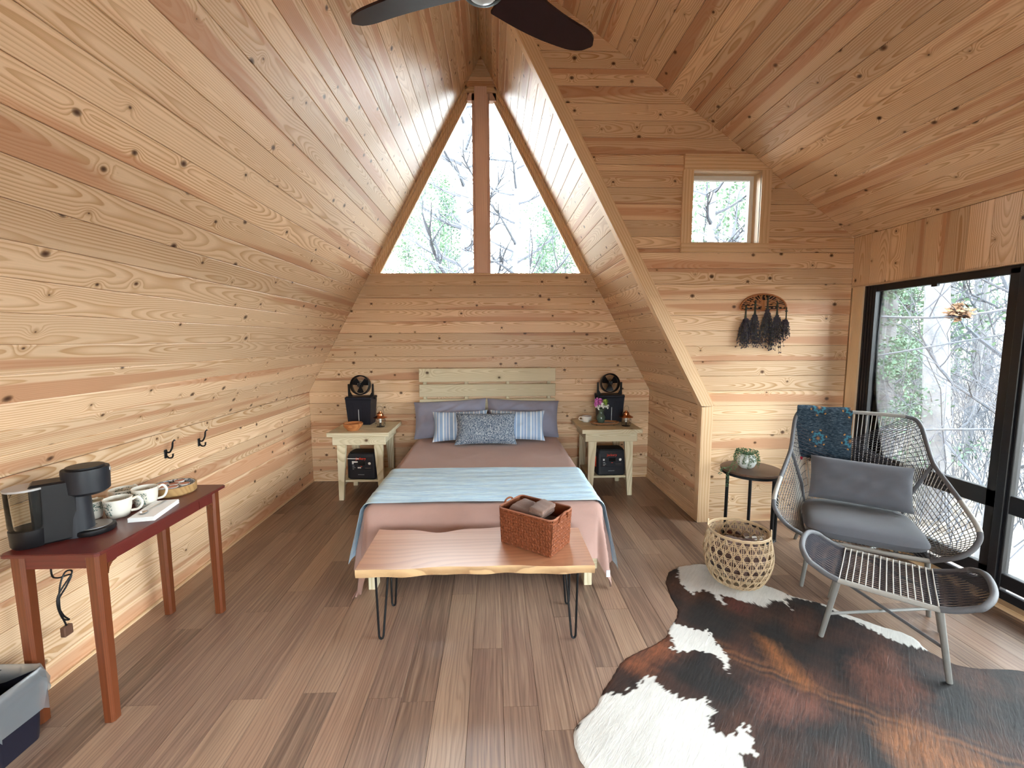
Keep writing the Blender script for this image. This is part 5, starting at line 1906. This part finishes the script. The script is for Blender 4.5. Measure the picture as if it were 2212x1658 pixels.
MB().tube(bez([(-.165, .02, .09), (-.172, .02, .12), (-.172, .02, .19), (-.160, .02, .22)], 4), .004, 6).build('tank_handle', tankm.m, cmk, smooth=True)


def mug_mat():
    t = NT('painted_stoneware')
    s = t.sep(t.obj())
    an = t.math('ARCTAN2', s[1], s[0])
    n = t.noise(t.comb(t.math('MULTIPLY', an, 5.5), t.math('MULTIPLY', s[2], 150), 0), 1.0, 2, .6, .8)
    band = t.math('GREATER_THAN', t.math('SINE', t.math('MULTIPLY', an, 2.0)), .35)
    mid = t.math('MULTIPLY', t.math('GREATER_THAN', s[2], .018), t.math('LESS_THAN', s[2], .078))
    out = t.math('GREATER_THAN', t.math('ADD', t.math('MULTIPLY', s[0], s[0]), t.math('MULTIPLY', s[1], s[1])), .0017)
    k = t.math('MULTIPLY', t.math('MULTIPLY', t.math('GREATER_THAN', n, .54), band), t.math('MULTIPLY', mid, out))
    c = t.mix(k, (.70, .66, .58), (.055, .12, .10))
    return t.done(c, .3, 0, .5)


M['mug'] = mug_mat()


def mug(x, y, r, h, rz, label):
    t = thing('mug', label, 'mug', (x, y, ZD), rz, 'stoneware mugs')
    MB().lathe([(0, 0), (r * .70, 0), (r * .78, .006), (r * .92, h * .5), (r, h), (r * .955, h + .001), (r * .88, h * .5), (r * .72, .012), (0, .009)], 36, close=False).build('bowl', M['mug'], t, smooth=True)
    MB().tube(bez([(r * .93, 0, h * .82), (r * 1.35, 0, h * .92), (r * 1.65, 0, h * .62), (r * 1.40, 0, h * .28), (r * .86, 0, h * .22)], 5), .0062, 8).build('handle', M['mug'], t, smooth=True)
    return t


mug(-1.823, 2.080, .056, .090, 0.45, 'white mug with green leaf pattern in front, beside the coffee maker')
mug(-1.800, 2.215, .056, .095, 0.95, 'white mug with dark leaf sprigs next to the round tray')
mug(-1.922, 2.228, .058, .085, 1.6, 'wide white mug by the wall behind the front mug')
mug(-1.927, 2.060, .045, .085, 2.0, 'white mug half hidden behind the coffee maker')
np_ = MB()
for k in range(6):
    np_.bbox(-.055 + .001 * (k % 2), .055 - .001 * (k % 3), -.115, .115 + .002 * (k % 2), k * .0035, (k + 1) * .0035 - .0006, .0008)
o = np_.build('paper_napkins', plain('white_paper', (.82, .83, .83), .9))
o.location, o.rotation_euler = (-1.682, 2.118, ZD), (0, 0, .20)
tag(o, 'small pile of white paper napkins under the spoon on the cherry table', 'napkins')
sp = thing('spoon', 'metal spoon lying on the white napkins', 'spoon', (-1.692, 2.125, ZD + .0215), .10)
MB().lathe([(0, 0), (.012, .001), (.015, .005), (.0145, .006), (.011, .0025), (0, .0015)], 16, c=(0, -.070), sy=1.45, close=False).build('bowl', M['steel'], sp, smooth=True)
MB().tube([(0, -.050, .005), (0, .0, .006), (0, .09, .003)], [.002, .002, .0038], 6).build('handle', M['steel'], sp, smooth=True)
pt = thing('round_tray', 'round wooden tray of coffee pods at the far end of the cherry table', 'tray', (-1.795, 2.405, ZD))
MB().lathe([(0, 0), (.098, 0), (.106, .008), (.108, .048), (.106, .050), (.100, .049), (.098, .010), (0, .009)], 44, close=False).build('wooden_rim', wood('tray_rim', (.40, .24, .10), (.25, .13, .05), None, False, freq=60, rough=.35, tone=0), pt, smooth=True)
MB().lathe([(.0975, .011), (.0995, .0485)], 44, close=False).build('enamel_lining', tray_mat(), pt, smooth=True)
for k, (x, y, lab) in enumerate(((-.028, -.050, 'nearest the wide mug'), (.030, -.046, 'nearest the napkins'), (-.060, .006, 'nearest the wall'), (-.002, .006, 'in the middle'), (.055, .010, 'nearest the room side'), (-.010, .062, 'farthest from the mugs'))):
    pd = thing('coffee_pod', 'white coffee pod with copper foil lid in the round tray, ' + lab, 'coffee pod', (-1.795 + x, 2.405 + y, ZD + .0095), 0, 'coffee pods in the round tray')
    MB().lathe([(0, 0), (.018, 0), (.0225, .036), (.0255, .037), (.0255, .0395), (0, .0395)], 24, close=False).build('pod_cup', M['white_cer'], pd, smooth=True)
    MB().lathe([(0, .0397), (.0225, .0397), (.0225, .0403), (0, .0403)], 24, close=False).build('foil_lid', plain('foil_%d' % k, (.42, .16, .11), .35, .3), pd, smooth=True)

# power cord hanging below the table
pc = bez([(-1.955, 1.88, .70), (-1.958, 1.875, .58), (-1.960, 1.90, .545), (-1.955, 1.955, .53), (-1.955, 1.93, .49), (-1.955, 1.885, .44), (-1.955, 1.90, .37), (-1.955, 1.925, .33), (-1.955, 1.895, .36), (-1.955, 1.885, .46), (-1.955, 1.96, .535), (-1.955, 1.93, .555), (-1.955, 1.90, .50), (-1.955, 1.89, .40), (-1.955, 1.91, .31)], 8)
pwr = thing('power_cable', 'tangled black power cable hanging under the cherry table', 'cable', (-1.955, 1.90, .30))
MB().tube([p - Vector((-1.955, 1.90, .30)) for p in pc], .0035, 6).build('cable', M['black_plastic'], pwr, smooth=True)
MB().bbox(-.012, .012, -.012, .030, -.035, .012, .004).build('plug', plain('clear_brown_plug', (.12, .06, .04), .3), pwr)

# waste bin with liner
wbn = thing('waste_bin', 'black waste bin with a clear plastic liner beside the cherry table', 'bin', (-1.945, 1.588, 0))


def bin_ring(f, z, wob=0.0, s=0):
    P = rrect(-.112 * f, .112 * f, -.105 * f, .105 * f, .035 * f, 8)
    return [(x * (1 + wob * math.sin(i * 1.9 + s)), y * (1 + wob * math.cos(i * 2.3 + s)), z + wob * .15 * math.sin(i * 1.3 + s)) for i, (x, y) in enumerate(P)]


def loft(rings, closed_bottom=False):
    n = len(rings[0])
    mb = MB().add([p for r_ in rings for p in r_], [(i * n + k, i * n + (k + 1) % n, (i + 1) * n + (k + 1) % n, (i + 1) * n + k) for i in range(len(rings) - 1) for k in range(n)])
    if closed_bottom:
        mb.f.append(tuple(range(n))[::-1])
    return mb


loft([bin_ring(.82, 0), bin_ring(.84, .02), bin_ring(1.0, .275), bin_ring(.97, .275), bin_ring(.80, .01)], True).build('bin_body', plain('bin_black', (.006, .006, .014), .4), wbn, smooth=True)
lin = NT('plastic_liner')
a1 = lin.node('ShaderNodeBsdfTransparent')
a1.inputs[0].default_value = (.9, .92, .93, 1)
a2 = lin.node('ShaderNodeBsdfTranslucent')
a2.inputs[0].default_value = (.62, .66, .70, 1)
a3 = lin.node('ShaderNodeBsdfGlossy')
a3.inputs[0].default_value = (.7, .72, .74, 1)
a3.inputs['Roughness'].default_value = .28
a4 = lin.node('ShaderNodeBsdfDiffuse')
a4.inputs[0].default_value = (.62, .66, .70, 1)
m1, m2, m3 = lin.node('ShaderNodeMixShader'), lin.node('ShaderNodeMixShader'), lin.node('ShaderNodeMixShader')
m1.inputs[0].default_value = .55
lin.link(a2.outputs[0], m1.inputs[1])
lin.link(a4.outputs[0], m1.inputs[2])
m2.inputs[0].default_value = .35
lin.link(m1.outputs[0], m2.inputs[1])
lin.link(a3.outputs[0], m2.inputs[2])
m3.inputs[0].default_value = .42
lin.link(a1.outputs[0], m3.inputs[1])
lin.link(m2.outputs[0], m3.inputs[2])
lin.link(m3.outputs[0], lin.out.inputs[0])
hem = [(x, y, .155 + .035 * math.sin(i * .55) + .015 * math.sin(i * 1.7)) for i, (x, y, z) in enumerate(bin_ring(1.10, .15, .05, 1))]
loft([hem, bin_ring(1.12, .20, .075, 3), bin_ring(1.09, .235, .08, 2), bin_ring(1.06, .268, .06, 5), bin_ring(1.025, .296, .01, 1), bin_ring(.985, .296, .01, 1), bin_ring(.93, .22, .03, 4), bin_ring(.88, .12, .04, 2)]).build('liner', lin.m, wbn, smooth='all')

# coat hooks on the knee wall
for (y, lab) in ((2.735, 'black double coat hook on the knee wall, nearer the coffee maker'), (3.045, 'black double coat hook on the knee wall, nearer the bed')):
    hk = thing('coat_hook', lab, 'hook', (-XL + .0005, y, 0.885), 0, 'coat hooks')
    MB().bbox(0, .006, -.012, .012, -.022, .034, .003).build('plate', M['black_iron'], hk)
    MB().tube(bez([(.004, 0, .02), (.026, 0, .016), (.045, 0, .045), (.052, 0, .082), (.064, 0, .094)], 5), [.0055] * 15 + [.004] * 5 + [.0065], 8).build('upper_prong', M['black_iron'], hk, smooth=True)
    MB().tube(bez([(.004, 0, -.004), (.022, 0, -.020), (.042, 0, -.016), (.048, 0, .006)], 5), [.005] * 15 + [.0062], 8).build('lower_prong', M['black_iron'], hk, smooth=True)
    for z in (-.014, .026):
        MB().ball((.006, 0, z), .003).build('screw', M['black_iron'], hk)

# ================================================================== plant on the stool table
pl = thing('trailing_plant', 'white pot with trailing green plant on the round stool table', 'plant', (2.04, 3.36, 0.5625))
MB().lathe([(0, 0), (.045, 0), (.060, .014), (.074, .050), (.066, .090), (.050, .112), (.046, .112), (.058, .088), (.05, .05), (0, .045)], 36, close=False).build('pot', plain('marbled_pot', (.74, .78, .76), .25, var=.18, vscale=25), pl, smooth=True)
random.seed(11)
vine, lf = MB(), MB()
for k in range(17):
    a = 2 * PI * k / 17 + random.uniform(-.1, .1)
    L_v = random.uniform(.05, .12)
    c_, s_ = math.cos(a), math.sin(a)
    if 2.9 < a < 4.0:
        L_v = random.uniform(.2, .34)
        pts = [(.03 * c_, .03 * s_, .11), (.075 * c_, .075 * s_, .13), (.115 * c_, .115 * s_, .05), (.16 * c_, .16 * s_, .008), (.21 * c_, .21 * s_ * .9, .008), (.235 * c_, .23 * s_ * .9, -.01 - (L_v - .2) * .3), (.24 * c_, .235 * s_ * .9, -.03 - (L_v - .2) * .75)]
    else:
        pts = [(.03 * c_, .03 * s_, .11), (.07 * c_, .07 * s_, .135), (.085 * c_, .085 * s_, .13 - L_v * .6), (.088 * c_, .088 * s_, max(.01, .12 - L_v))]
    P = bez(pts, 6)
    vine.tube(P, .0013, 4)
    for i, p in enumerate(P):
        for m_ in range(2):
            d_ = Vector((random.uniform(-1, 1), random.uniform(-1, 1), random.uniform(-.3, .8))).normalized()
            q = Vector(p) + d_ * .011
            if (q.z < .004 and math.hypot(q.x, q.y) < .17):
                q.z = .004
            lf.ball(tuple(q), .0042, 5, 4, (1, 1, .8))
vine.build('vines', plain('vine_stem', (.10, .16, .06), .6), pl)
lf.build('leaves', plain('plant_leaf', (.075, .19, .085), .45, var=.35, vscale=40), pl, kind='stuff')

# ================================================================== lavender rack on the dormer wall
lr = thing('lavender_rack', 'carved wooden half-oval rack with tree cutouts hung on the dormer wall', 'wall rack', (2.267, YW - .0005, 1.845))
half = [(.197 * math.cos(PI * k / 36), .115 * math.sin(PI * k / 36) + .008) for k in range(37)]
half = [(x * (1.0), z + (0.012 if 0 < k < 36 else 0) * 0) for k, (x, z) in enumerate(half)]
outl = half + [(-.185, -.004), (-.10, -.008), (0, -.010), (.10, -.008), (.185, -.004)]
Mx = Matrix(((1, 0, 0, 0), (0, 0, -1, 0), (0, 1, 0, 0), (0, 0, 0, 1)))
MB().prism([(x * .97, z * .96) for x, z in outl], .0005, .003, Mx).build('shade_back', plain('cutout_shade', (.020, .007, .003), .8), lr)  # dark sheet added behind the fretwork: painted shade for the open cutouts
MB().tube([(x, -.008, z) for x, z in outl], .0075, 6, closed=True).build('rim', plain('carved_wood', (.36, .12, .03), .45, var=.2), lr, smooth=True)
fw_ = MB()
random.seed(5)
fw_.prism([(-.020, -.006), (.020, -.006), (.010, .03), (.022, .075), (-.022, .075), (-.010, .03)], .003, .012, Mx)
for k in range(22):
    a = PI * (k + .5) / 22
    r_ = .9
    ex_, ez_ = .19 * math.cos(a), .108 * math.sin(a) + .008
    sx_, sz_ = .012 * math.cos(a), .025 + .02 * math.sin(a)
    mid = ((ex_ + sx_) / 2 + .012 * math.sin(k * 2.1), (ez_ + sz_) / 2 + .008 * math.cos(k * 1.7))
    fw_.tube(bez([(sx_, -.007, sz_), (mid[0], -.007, mid[1]), (ex_, -.007, ez_)], 4), .0038, 5)
    for q in range(2):
        f_ = random.uniform(.4, .9)
        x, z = sx_ + (ex_ - sx_) * f_, sz_ + (ez_ - sz_) * f_
        fw_.ball((x + random.uniform(-.01, .01), -.007, z + random.uniform(-.008, .008)), .007, 7, 4, (1.5, .6, .9))
for k in range(10):
    fw_.ball((-.16 + k * .036, -.007, .008 + .004 * (k % 2)), .008, 7, 4, (1.3, .6, .8))
fw_.build('fretwork', plain('carved_fret', (.38, .14, .035), .45, var=.2), lr, smooth=True)
LAV = {'stem': plain('dried_stem', (.055, .060, .040), .8), 'bud': plain('dried_lavender', (.055, .042, .062), .85, var=.4, vscale=60)}
for k, (x, zt_, L_v, sp_, lab) in enumerate(((-.160, .030, .355, .055, 'outermost bundle on the bed side'), (-.083, .065, .385, .060, 'second bundle from the bed side'), (.022, .110, .440, .060, 'middle, longest bundle'), (.105, .060, .425, .060, 'fourth bundle from the bed side'), (.185, .012, .275, .045, 'outermost bundle, short and nearest the glass wall'))):
    bd_ = thing('lavender_bundle', 'dried lavender hanging from the carved rack, ' + lab, 'dried flowers', (2.267 + x, YW - .030, 1.845 + zt_), 0, 'dried lavender bundles')
    sm, bu = MB(), MB()
    n_ = 52 if k < 4 else 30
    for i in range(n_):
        a, q = random.random() * 2 * PI, math.sqrt(random.random())
        ex_ = 1.2 * sp_ * q * math.cos(a) + random.uniform(-.006, .006)
        ey_ = .018 * q * math.sin(a)
        Lq = L_v * random.uniform(.66, 1.0)
        pts = bez([(ex_ * .08, ey_ * .4, 0), (ex_ * .12, ey_ * .4, -.10), (ex_ * .6, ey_, -Lq * .6), (ex_, ey_ * 1.2, -Lq)], 4)
        sm.tube(pts, .0011, 4, caps=False)
        m0 = 5
        for p in pts[m0:]:
            for e in range(2):
                j = Vector((random.uniform(-1, 1), random.uniform(-.8, .8), random.uniform(-1, 1))) * .006
                bu.ball(tuple(Vector(p) + j), .0036, 5, 4, (1, 1, 1.5))
    sm.build('stems', LAV['stem'], bd_, kind='stuff')
    bu.build('flower_spikes', LAV['bud'], bd_, kind='stuff')
    MB().lathe([(.010, -.035), (.011, -.03), (.010, -.025)], 10, close=False).build('twine', LAV['stem'], bd_)
    MB().tube([(0, 0, 0), (0, .02, .006)], .002, 5).build('peg', LAV['stem'], bd_)

# ================================================================== ceiling fan
cfn = thing('ceiling_fan', 'dark brown ceiling fan with three blades hanging from the ridge', 'fan', (-0.032, 1.86, 3.0))
M['fan_wood'] = plain('dark_fan_blade', (.022, .009, .010), .5, spec=.2, var=.3, vscale=9)
for k, deg in enumerate((156.3, 36.3, 276.3)):
    a = math.radians(deg)

    def fn(u, v):
        r_ = .10 + .545 * u
        w_ = (.088 - .034 * u) * (1 if u < .80 else math.sqrt(max(0, 1 - ((u - .80) / .20) ** 2)) * .90 + .10)
        y = (v - .5) * 2 * w_ + .02 * math.sin(u * PI)
        tw = -.30 + .10 * u
        return (r_, y * math.cos(tw), y * math.sin(tw) + .012 * u)
    mb = MB().grid(fn, 22, 8)
    n0 = len(mb.v)
    mb.grid(lambda u, v: (fn(u, v)[0], fn(u, v)[1], fn(u, v)[2] + .012), 22, 8)
    mb.f = [q if q[0] >= n0 else q[::-1] for q in mb.f]
    for i in range(21):
        for j in (0, 7):
            mb.f.append((i * 8 + j, (i + 1) * 8 + j, n0 + (i + 1) * 8 + j, n0 + i * 8 + j))
    for j in range(7):
        for i in (0, 21):
            mb.f.append((i * 8 + j, i * 8 + j + 1, n0 + i * 8 + j + 1, n0 + i * 8 + j))
    b_ = mb.xf(Matrix.Rotation(a, 4, 'Z')).build('blade', M['fan_wood'], cfn, smooth=True)
    MB().bbox(.06, .16, -.018, .018, .010, .022, .003).xf(Matrix.Rotation(a, 4, 'Z')).build('blade_iron', M['black_iron'], cfn)
MB().lathe([(0, -.046), (.060, -.045), (.082, -.036), (.090, -.02), (.095, .03), (.085, .09), (.04, .115), (0, .115)], 36, close=False).build('motor', M['black_iron'], cfn, smooth=True)
MB().lathe([(0, -.0550), (.030, -.0540), (.052, -.0485), (.056, -.0452), (0, -.0452)], 32, close=False).build('light_lens', plain('pale_lens', (.55, .62, .68), .3), cfn, smooth=True)
MB().tube([(0, 0, .11), (0, 0, 1.50)], .013, 10).build('downrod', M['black_iron'], cfn, smooth=True)
MB().lathe([(.02, 1.38), (.06, 1.42), (.07, 1.50), (0, 1.50)], 24, close=False).build('canopy', M['black_iron'], cfn, smooth=True)
# ================================================================== woods outside the windows
random.seed(21)
GZ = -0.75


def ground_mat():
    t = NT('leaf_litter')
    o = t.obj()
    v = t.node('ShaderNodeTexVoronoi')
    t.put(v.inputs['Vector'], o)
    v.inputs['Scale'].default_value = 9.0
    n = t.noise(o, 1.2, 4, 0.6)
    c = t.ramp(t.sep(v.outputs['Color'])[0], [(0, (.09, .075, .065)), (.4, (.17, .15, .13)), (.8, (.24, .22, .20)), (1, (.30, .28, .26))])
    c = t.mix(t.ramp(n, [(.45, 0.0), (.7, .6)]), c, (.20, .20, .18))
    t.bump(v.outputs['Distance'], .8, .05)
    return t.done(c, .9, 0, .1)


def gh(x, y):
    d_ = max(0, math.hypot(x - 1, y - 3) - 5)
    return GZ + 0.10 * fbm(x * .22, y * .22, 1) + 0.012 * d_ + 0.00065 * d_ * d_


gr = MB().grid(lambda u, v: (-45 + 95 * u, -35 + 90 * v, gh(-45 + 95 * u, -35 + 90 * v)), 80, 76)
struct(gr.build('ground', ground_mat(), smooth='all'))

BARK = plain('grey_bark', (.145, .145, .155), .9, spec=.1, var=.45, vscale=6)
TWIG = plain('pale_twig', (.075, .080, .095), .9, spec=.1, var=.3, vscale=5)
LEAFG = plain('spring_leaf', (.12, .19, .12), .7, spec=.1, var=.4, vscale=8)
LEAFD = plain('evergreen_leaf', (.09, .15, .105), .7, spec=.1, var=.4, vscale=8)


def wander(p, d, L, n, curl, up):
    out = [Vector(p)]
    d = Vector(d).normalized()
    for k in range(n):
        d = (d + Vector((random.uniform(-1, 1), random.uniform(-1, 1), random.uniform(-.6, .8) + up)) * curl).normalized()
        out.append(out[-1] + d * (L / n))
    return out


def make_tree(name, H, r0, lo, nb, spread, up, leaves=None, nl=0, rb=1.0):
    """bare tree: trunk, branches of two orders, optional leaves"""
    t = bpy.data.objects.new(name, None)
    COL.objects.link(t)
    tk_, br = MB(), MB()
    n = 14
    tp_ = [Vector((0, 0, -.3))]
    lean_ = Vector((random.uniform(-.05, .05), random.uniform(-.05, .05), 1))
    for k in range(n):
        tp_.append(tp_[-1] + (lean_ + Vector((random.uniform(-.05, .05), random.uniform(-.05, .05), 0))) * (H / n))
    tk_.tube(tp_, [r0 * (1.25 if k == 0 else 1) * (1 - .85 * k / n) + .012 for k in range(n + 1)], 8, caps=False)
    leafpts = []
    for i in range(nb):
        f_ = lo + (1 - lo) * (i + random.random()) / nb
        q = f_ * n
        k = min(int(q), n - 1)
        p = tp_[k].lerp(tp_[k + 1], q - k)
        a = i * 2.4 + random.uniform(-.5, .5)
        L = H * spread * (1.15 - f_) * random.uniform(.6, 1.2)
        r_ = max(.006, r0 * .30 * (1.1 - f_)) * rb
        d = Vector((math.cos(a), math.sin(a), up + random.uniform(-.15, .3)))
        w_ = wander(p, d, L, 7, .22, .10)
        br.tube(w_, [r_ * (1 - .8 * j / 7) + .003 for j in range(8)], 5, caps=False)
        for j in range(2, 8):
            for e in range(2):
                d2 = (w_[j] - w_[j - 1]).normalized() + Vector((random.uniform(-1, 1), random.uniform(-1, 1), random.uniform(-.4, .8))) * .9
                w2 = wander(w_[j], d2, L * random.uniform(.18, .42), 4, .25, .05)
                br.tube(w2, [r_ * .40 * (1 - .7 * m_ / 4) + .0022 * rb for m_ in range(5)], 3, caps=False)
                leafpts.append(w2[-1])
                leafpts.append(w2[2])
                d3 = (w2[2] - w2[1]).normalized() + Vector((random.uniform(-1, 1), random.uniform(-1, 1), random.uniform(-.5, .6)))
                w3 = wander(w2[2], d3, L * .14, 3, .3, 0)
                br.tube(w3, [.003 * rb, .0028 * rb, .0024 * rb, .002 * rb], 3, caps=False)
                leafpts.append(w3[-1])
    tk_.build('trunk', BARK, t, smooth=True)
    br.build('branches', TWIG, t, kind='stuff')
    if leaves:
        lf_ = MB()
        for m_ in range(nl):
            p = random.choice(leafpts) + Vector((random.uniform(-1, 1), random.uniform(-1, 1), random.uniform(-1, 1))) * .28
            d1_ = Vector((random.uniform(-1, 1), random.uniform(-1, 1), random.uniform(-1, 1))).normalized()
            d2_ = d1_.orthogonal().normalized()
            s_ = random.uniform(.03, .07)
            lf_.add([p, p + d1_ * s_ + d2_ * s_ * .5, p + d1_ * s_ * 2, p + d1_ * s_ - d2_ * s_ * .5], [(0, 1, 2, 3)])
        lf_.build('foliage', leaves, t, kind='stuff')
    return t


protos = [make_tree('bare_tree', 13, .13, .18, 22, .24, .45),
          make_tree('bare_tree', 11, .09, .15, 24, .26, .5),
          make_tree('bare_tree', 15, .17, .30, 20, .22, .5),
          make_tree('bare_tree', 8, .055, .10, 20, .30, .6),
          make_tree('leafy_tree', 9, .08, .12, 24, .26, .4, LEAFG, 5200),
          make_tree('evergreen_tree', 8, .10, .06, 30, .24, .05, LEAFD, 8000),
          make_tree('bare_tree', 13, .15, .20, 30, .22, .30, None, 0, 1.9),
          make_tree('bare_tree', 11, .075, .22, 34, .24, .35, None, 0, 1.9)]
KINDN = ['bare_tree', 'bare_tree', 'bare_tree', 'bare_tree', 'leafy_tree', 'evergreen_tree']


def azpos(px, d):
    a = math.atan((px - 1062) / 934)
    return (d * math.sin(a), d * math.cos(a))


used = [False] * len(protos)


def in_room(o):
    """does any twig of the tree reach into the cabin?"""
    mw = Matrix.Translation(o.location) @ Matrix.Rotation(o.rotation_euler.z, 4, 'Z') @ Matrix.Scale(o.scale[0], 4)
    for ch in o.children:
        vv = ch.data.vertices
        for k in range(0, len(vv), 3):
            p = mw @ vv[k].co
            if -3 < p.x < 3.6 and -3 < p.y < 5.6 and p.z < 5.2:
                return True
    return False


def put_tree(k, x, y, s, rz, label, group=None):
    if used[k]:
        o = copy_tree(protos[k])
    else:
        o = protos[k]
        used[k] = True
    o.location = (x, y, gh(x, y))
    o.rotation_euler = (0, 0, rz)
    o.scale = (s, s, s)
    for turn in range(14):
        if math.hypot(x - 1, y - 2) > 16 or not in_room(o):
            break
        o.rotation_euler.z += 0.45
        if turn > 6:
            s *= 0.93
            o.scale = (s, s, s)
    tag(o, label, 'tree', group)
    if not group and 'group' in o:
        del o['group']
    return o


# the trees that stand out
x, y = azpos(997, 12.0)
put_tree(6, x, y, .95, 1.0, 'pale forked tree close behind the wider pane of the gable window')
x, y = azpos(1108, 10.0)
put_tree(7, x, y, 1.0, 2.2, 'slender bare tree with side branches in the other pane of the gable window')
x, y = azpos(1950, 9.0)
put_tree(0, x, y, .95, .4, 'mottled straight trunk near the fixed jamb, seen through the glass wall')
x, y = azpos(2076, 8.0)
put_tree(2, x, y, .85, 2.9, 'thick pale trunk in the middle of the glass wall view')
x, y = azpos(2205, 6.8)
put_tree(3, x, y, .95, .7, 'crooked dark sapling just outside the second glass door')
x, y = azpos(1905, 8.5)
put_tree(5, x, y, .50, 2.0, 'green leafed evergreen by the corner jamb outside the glass wall')
x, y = azpos(1535, 9.5)
put_tree(6, x, y, .70, 2.6, 'leaning forked tree seen through the small dormer window')

for px, d, sc_k, lab in ((905, 15, 1.0, 'leafy tree low behind the wider gable pane, nearest the knee wall'), (1200, 14, .95, 'leafy tree low behind the other gable pane, nearest the dormer'), (1600, 12, 1.15, 'leafy green tree filling the small dormer window')):
    x, y = azpos(px, d)
    put_tree(4, x, y, sc_k, px * .7, lab)
for px, d, sc_k, lab in ((965, 18, 1.05, 'rounded evergreen behind the pale forked tree'), (1170, 19, 1.0, 'rounded evergreen behind the slender bare tree')):
    x, y = azpos(px, d)
    put_tree(5, x, y, sc_k, px * .7, lab)
n_ = 0
GRP = {'glass': ('trees in the woods beyond the glass wall', 'one of many thin {} trees in the pale woods beyond the glass wall'), 'gable': ('trees in the woods behind the cabin', 'one of many thin {} trees behind the cabin, seen high in the windows')}
placed = []
for sec, lo_, hi_, cnt in (('glass', 1820, 2520, 38), ('glass', 2520, 4200, 9), ('gable', 760, 1760, 22)):
    m_ = 0
    tries = 0
    while m_ < cnt and tries < 4000:
        tries += 1
        d = 9 + 24 * random.random() ** 1.2 if sec == 'glass' else 17 + 22 * random.random()
        x, y = azpos(random.uniform(lo_, hi_), d)
        if any(math.hypot(x - a, y - b) < 1.1 for a, b in placed):
            continue
        placed.append((x, y))
        r_ = random.random()
        k = (0 if r_ < .2 else 1 if r_ < .42 else 2 if r_ < .56 else 3 if r_ < .84 else 4 if r_ < .93 else 5)
        if sec == 'gable' and r_ > .72:
            k = 4 if r_ < .86 else 5
        kind = ('bare', 'bare', 'bare', 'bare', 'leafy', 'evergreen')[k]
        put_tree(k, x, y, random.uniform(.75, 1.2), random.random() * 6.28, GRP[sec][1].format(kind), GRP[sec][0] + ', ' + kind)
        m_ += 1
# thicket: undergrowth of twigs nobody could count
th_ = MB()
for m_ in range(1500):
    sec = random.random()
    d = random.uniform(7, 26)
    x, y = azpos(random.uniform(1830, 2450), d) if sec < .75 else azpos(random.uniform(1380, 1830), d + 3)
    z = gh(x, y)
    w_ = wander((x, y, z - .05), (random.uniform(-.5, .5), random.uniform(-.5, .5), 1), random.uniform(.8, 3.2), 5, .28, .05)
    r_ = random.uniform(.004, .010)
    th_.tube(w_, [r_, r_ * .8, r_ * .6, r_ * .5, r_ * .4, r_ * .3], 3, caps=False)
    for j in (2, 3, 4):
        w2 = wander(w_[j], (random.uniform(-1, 1), random.uniform(-1, 1), .5), random.uniform(.3, 1.1), 3, .3, 0)
        th_.tube(w2, [r_ * .5, r_ * .4, r_ * .3, r_ * .2], 3, caps=False)
o = th_.build('undergrowth', TWIG, kind='stuff')
tag(o, 'tangled grey undergrowth of bare twigs outside the glass wall', 'undergrowth')
# clump of dead leaves caught in the twigs
x, y = azpos(2088, 6.2)
dn = MB()
for m_ in range(160):
    a, b = random.random() * 2 * PI, math.acos(random.uniform(-1, 1))
    rr_ = .075 * random.random() ** .4
    p = Vector((rr_ * math.sin(b) * math.cos(a), rr_ * math.sin(b) * math.sin(a), rr_ * 1.1 * math.cos(b)))
    d1_ = Vector((random.uniform(-1, 1), random.uniform(-1, 1), random.uniform(-1, 1))).normalized()
    d2_ = d1_.orthogonal().normalized()
    dn.add([p, p + d1_ * .03 + d2_ * .018, p + d1_ * .06, p + d1_ * .03 - d2_ * .018], [(0, 1, 2, 3)])
nest = thing('leaf_clump', 'brown clump of dead leaves caught on a branch outside the glass wall', 'leaf clump', (x, y, 1.86))
dn.build('dead_leaves', plain('dead_leaf', (.13, .075, .045), .9, spec=.1, var=.3), nest, kind='stuff')
bg_ = MB()
for w_, r_ in ((bez([(-2.6, 1.2, -.25), (-1.2, .6, -.02), (0, 0, -.05), (1.2, -.5, .22), (2.6, -1.2, .25)], 6), .014), (bez([(-2.4, 1.5, -.8), (-1.0, .5, -.55), (.6, -.1, -.2), (2.2, -1, .1)], 6), .010), (bez([(-2.6, 1.4, .62), (-1.1, .6, .42), (.6, -.2, .48), (2.5, -1.2, .66)], 6), .011), (bez([(-2.4, 1.0, -1.1), (-.8, .4, -1.25), (.8, -.4, -1.15), (2.4, -1.2, -1.5)], 6), .012)):
    bg_.tube(w_, r_, 5)
    for j in range(3, len(w_) - 1, 2):
        w2 = wander(w_[j], (random.uniform(-1, 1), random.uniform(-1, 1), random.uniform(-.8, 1)), random.uniform(.4, 1.0), 4, .25, 0)
        bg_.tube(w2, [r_ * .5, r_ * .4, r_ * .35, r_ * .3, r_ * .2], 4, caps=False)
bg_.build('branches', TWIG, nest, kind='stuff')
for k, p in enumerate(protos):
    if not used[k]:
        for c_ in list(p.children):
            bpy.data.objects.remove(c_)
        bpy.data.objects.remove(p)
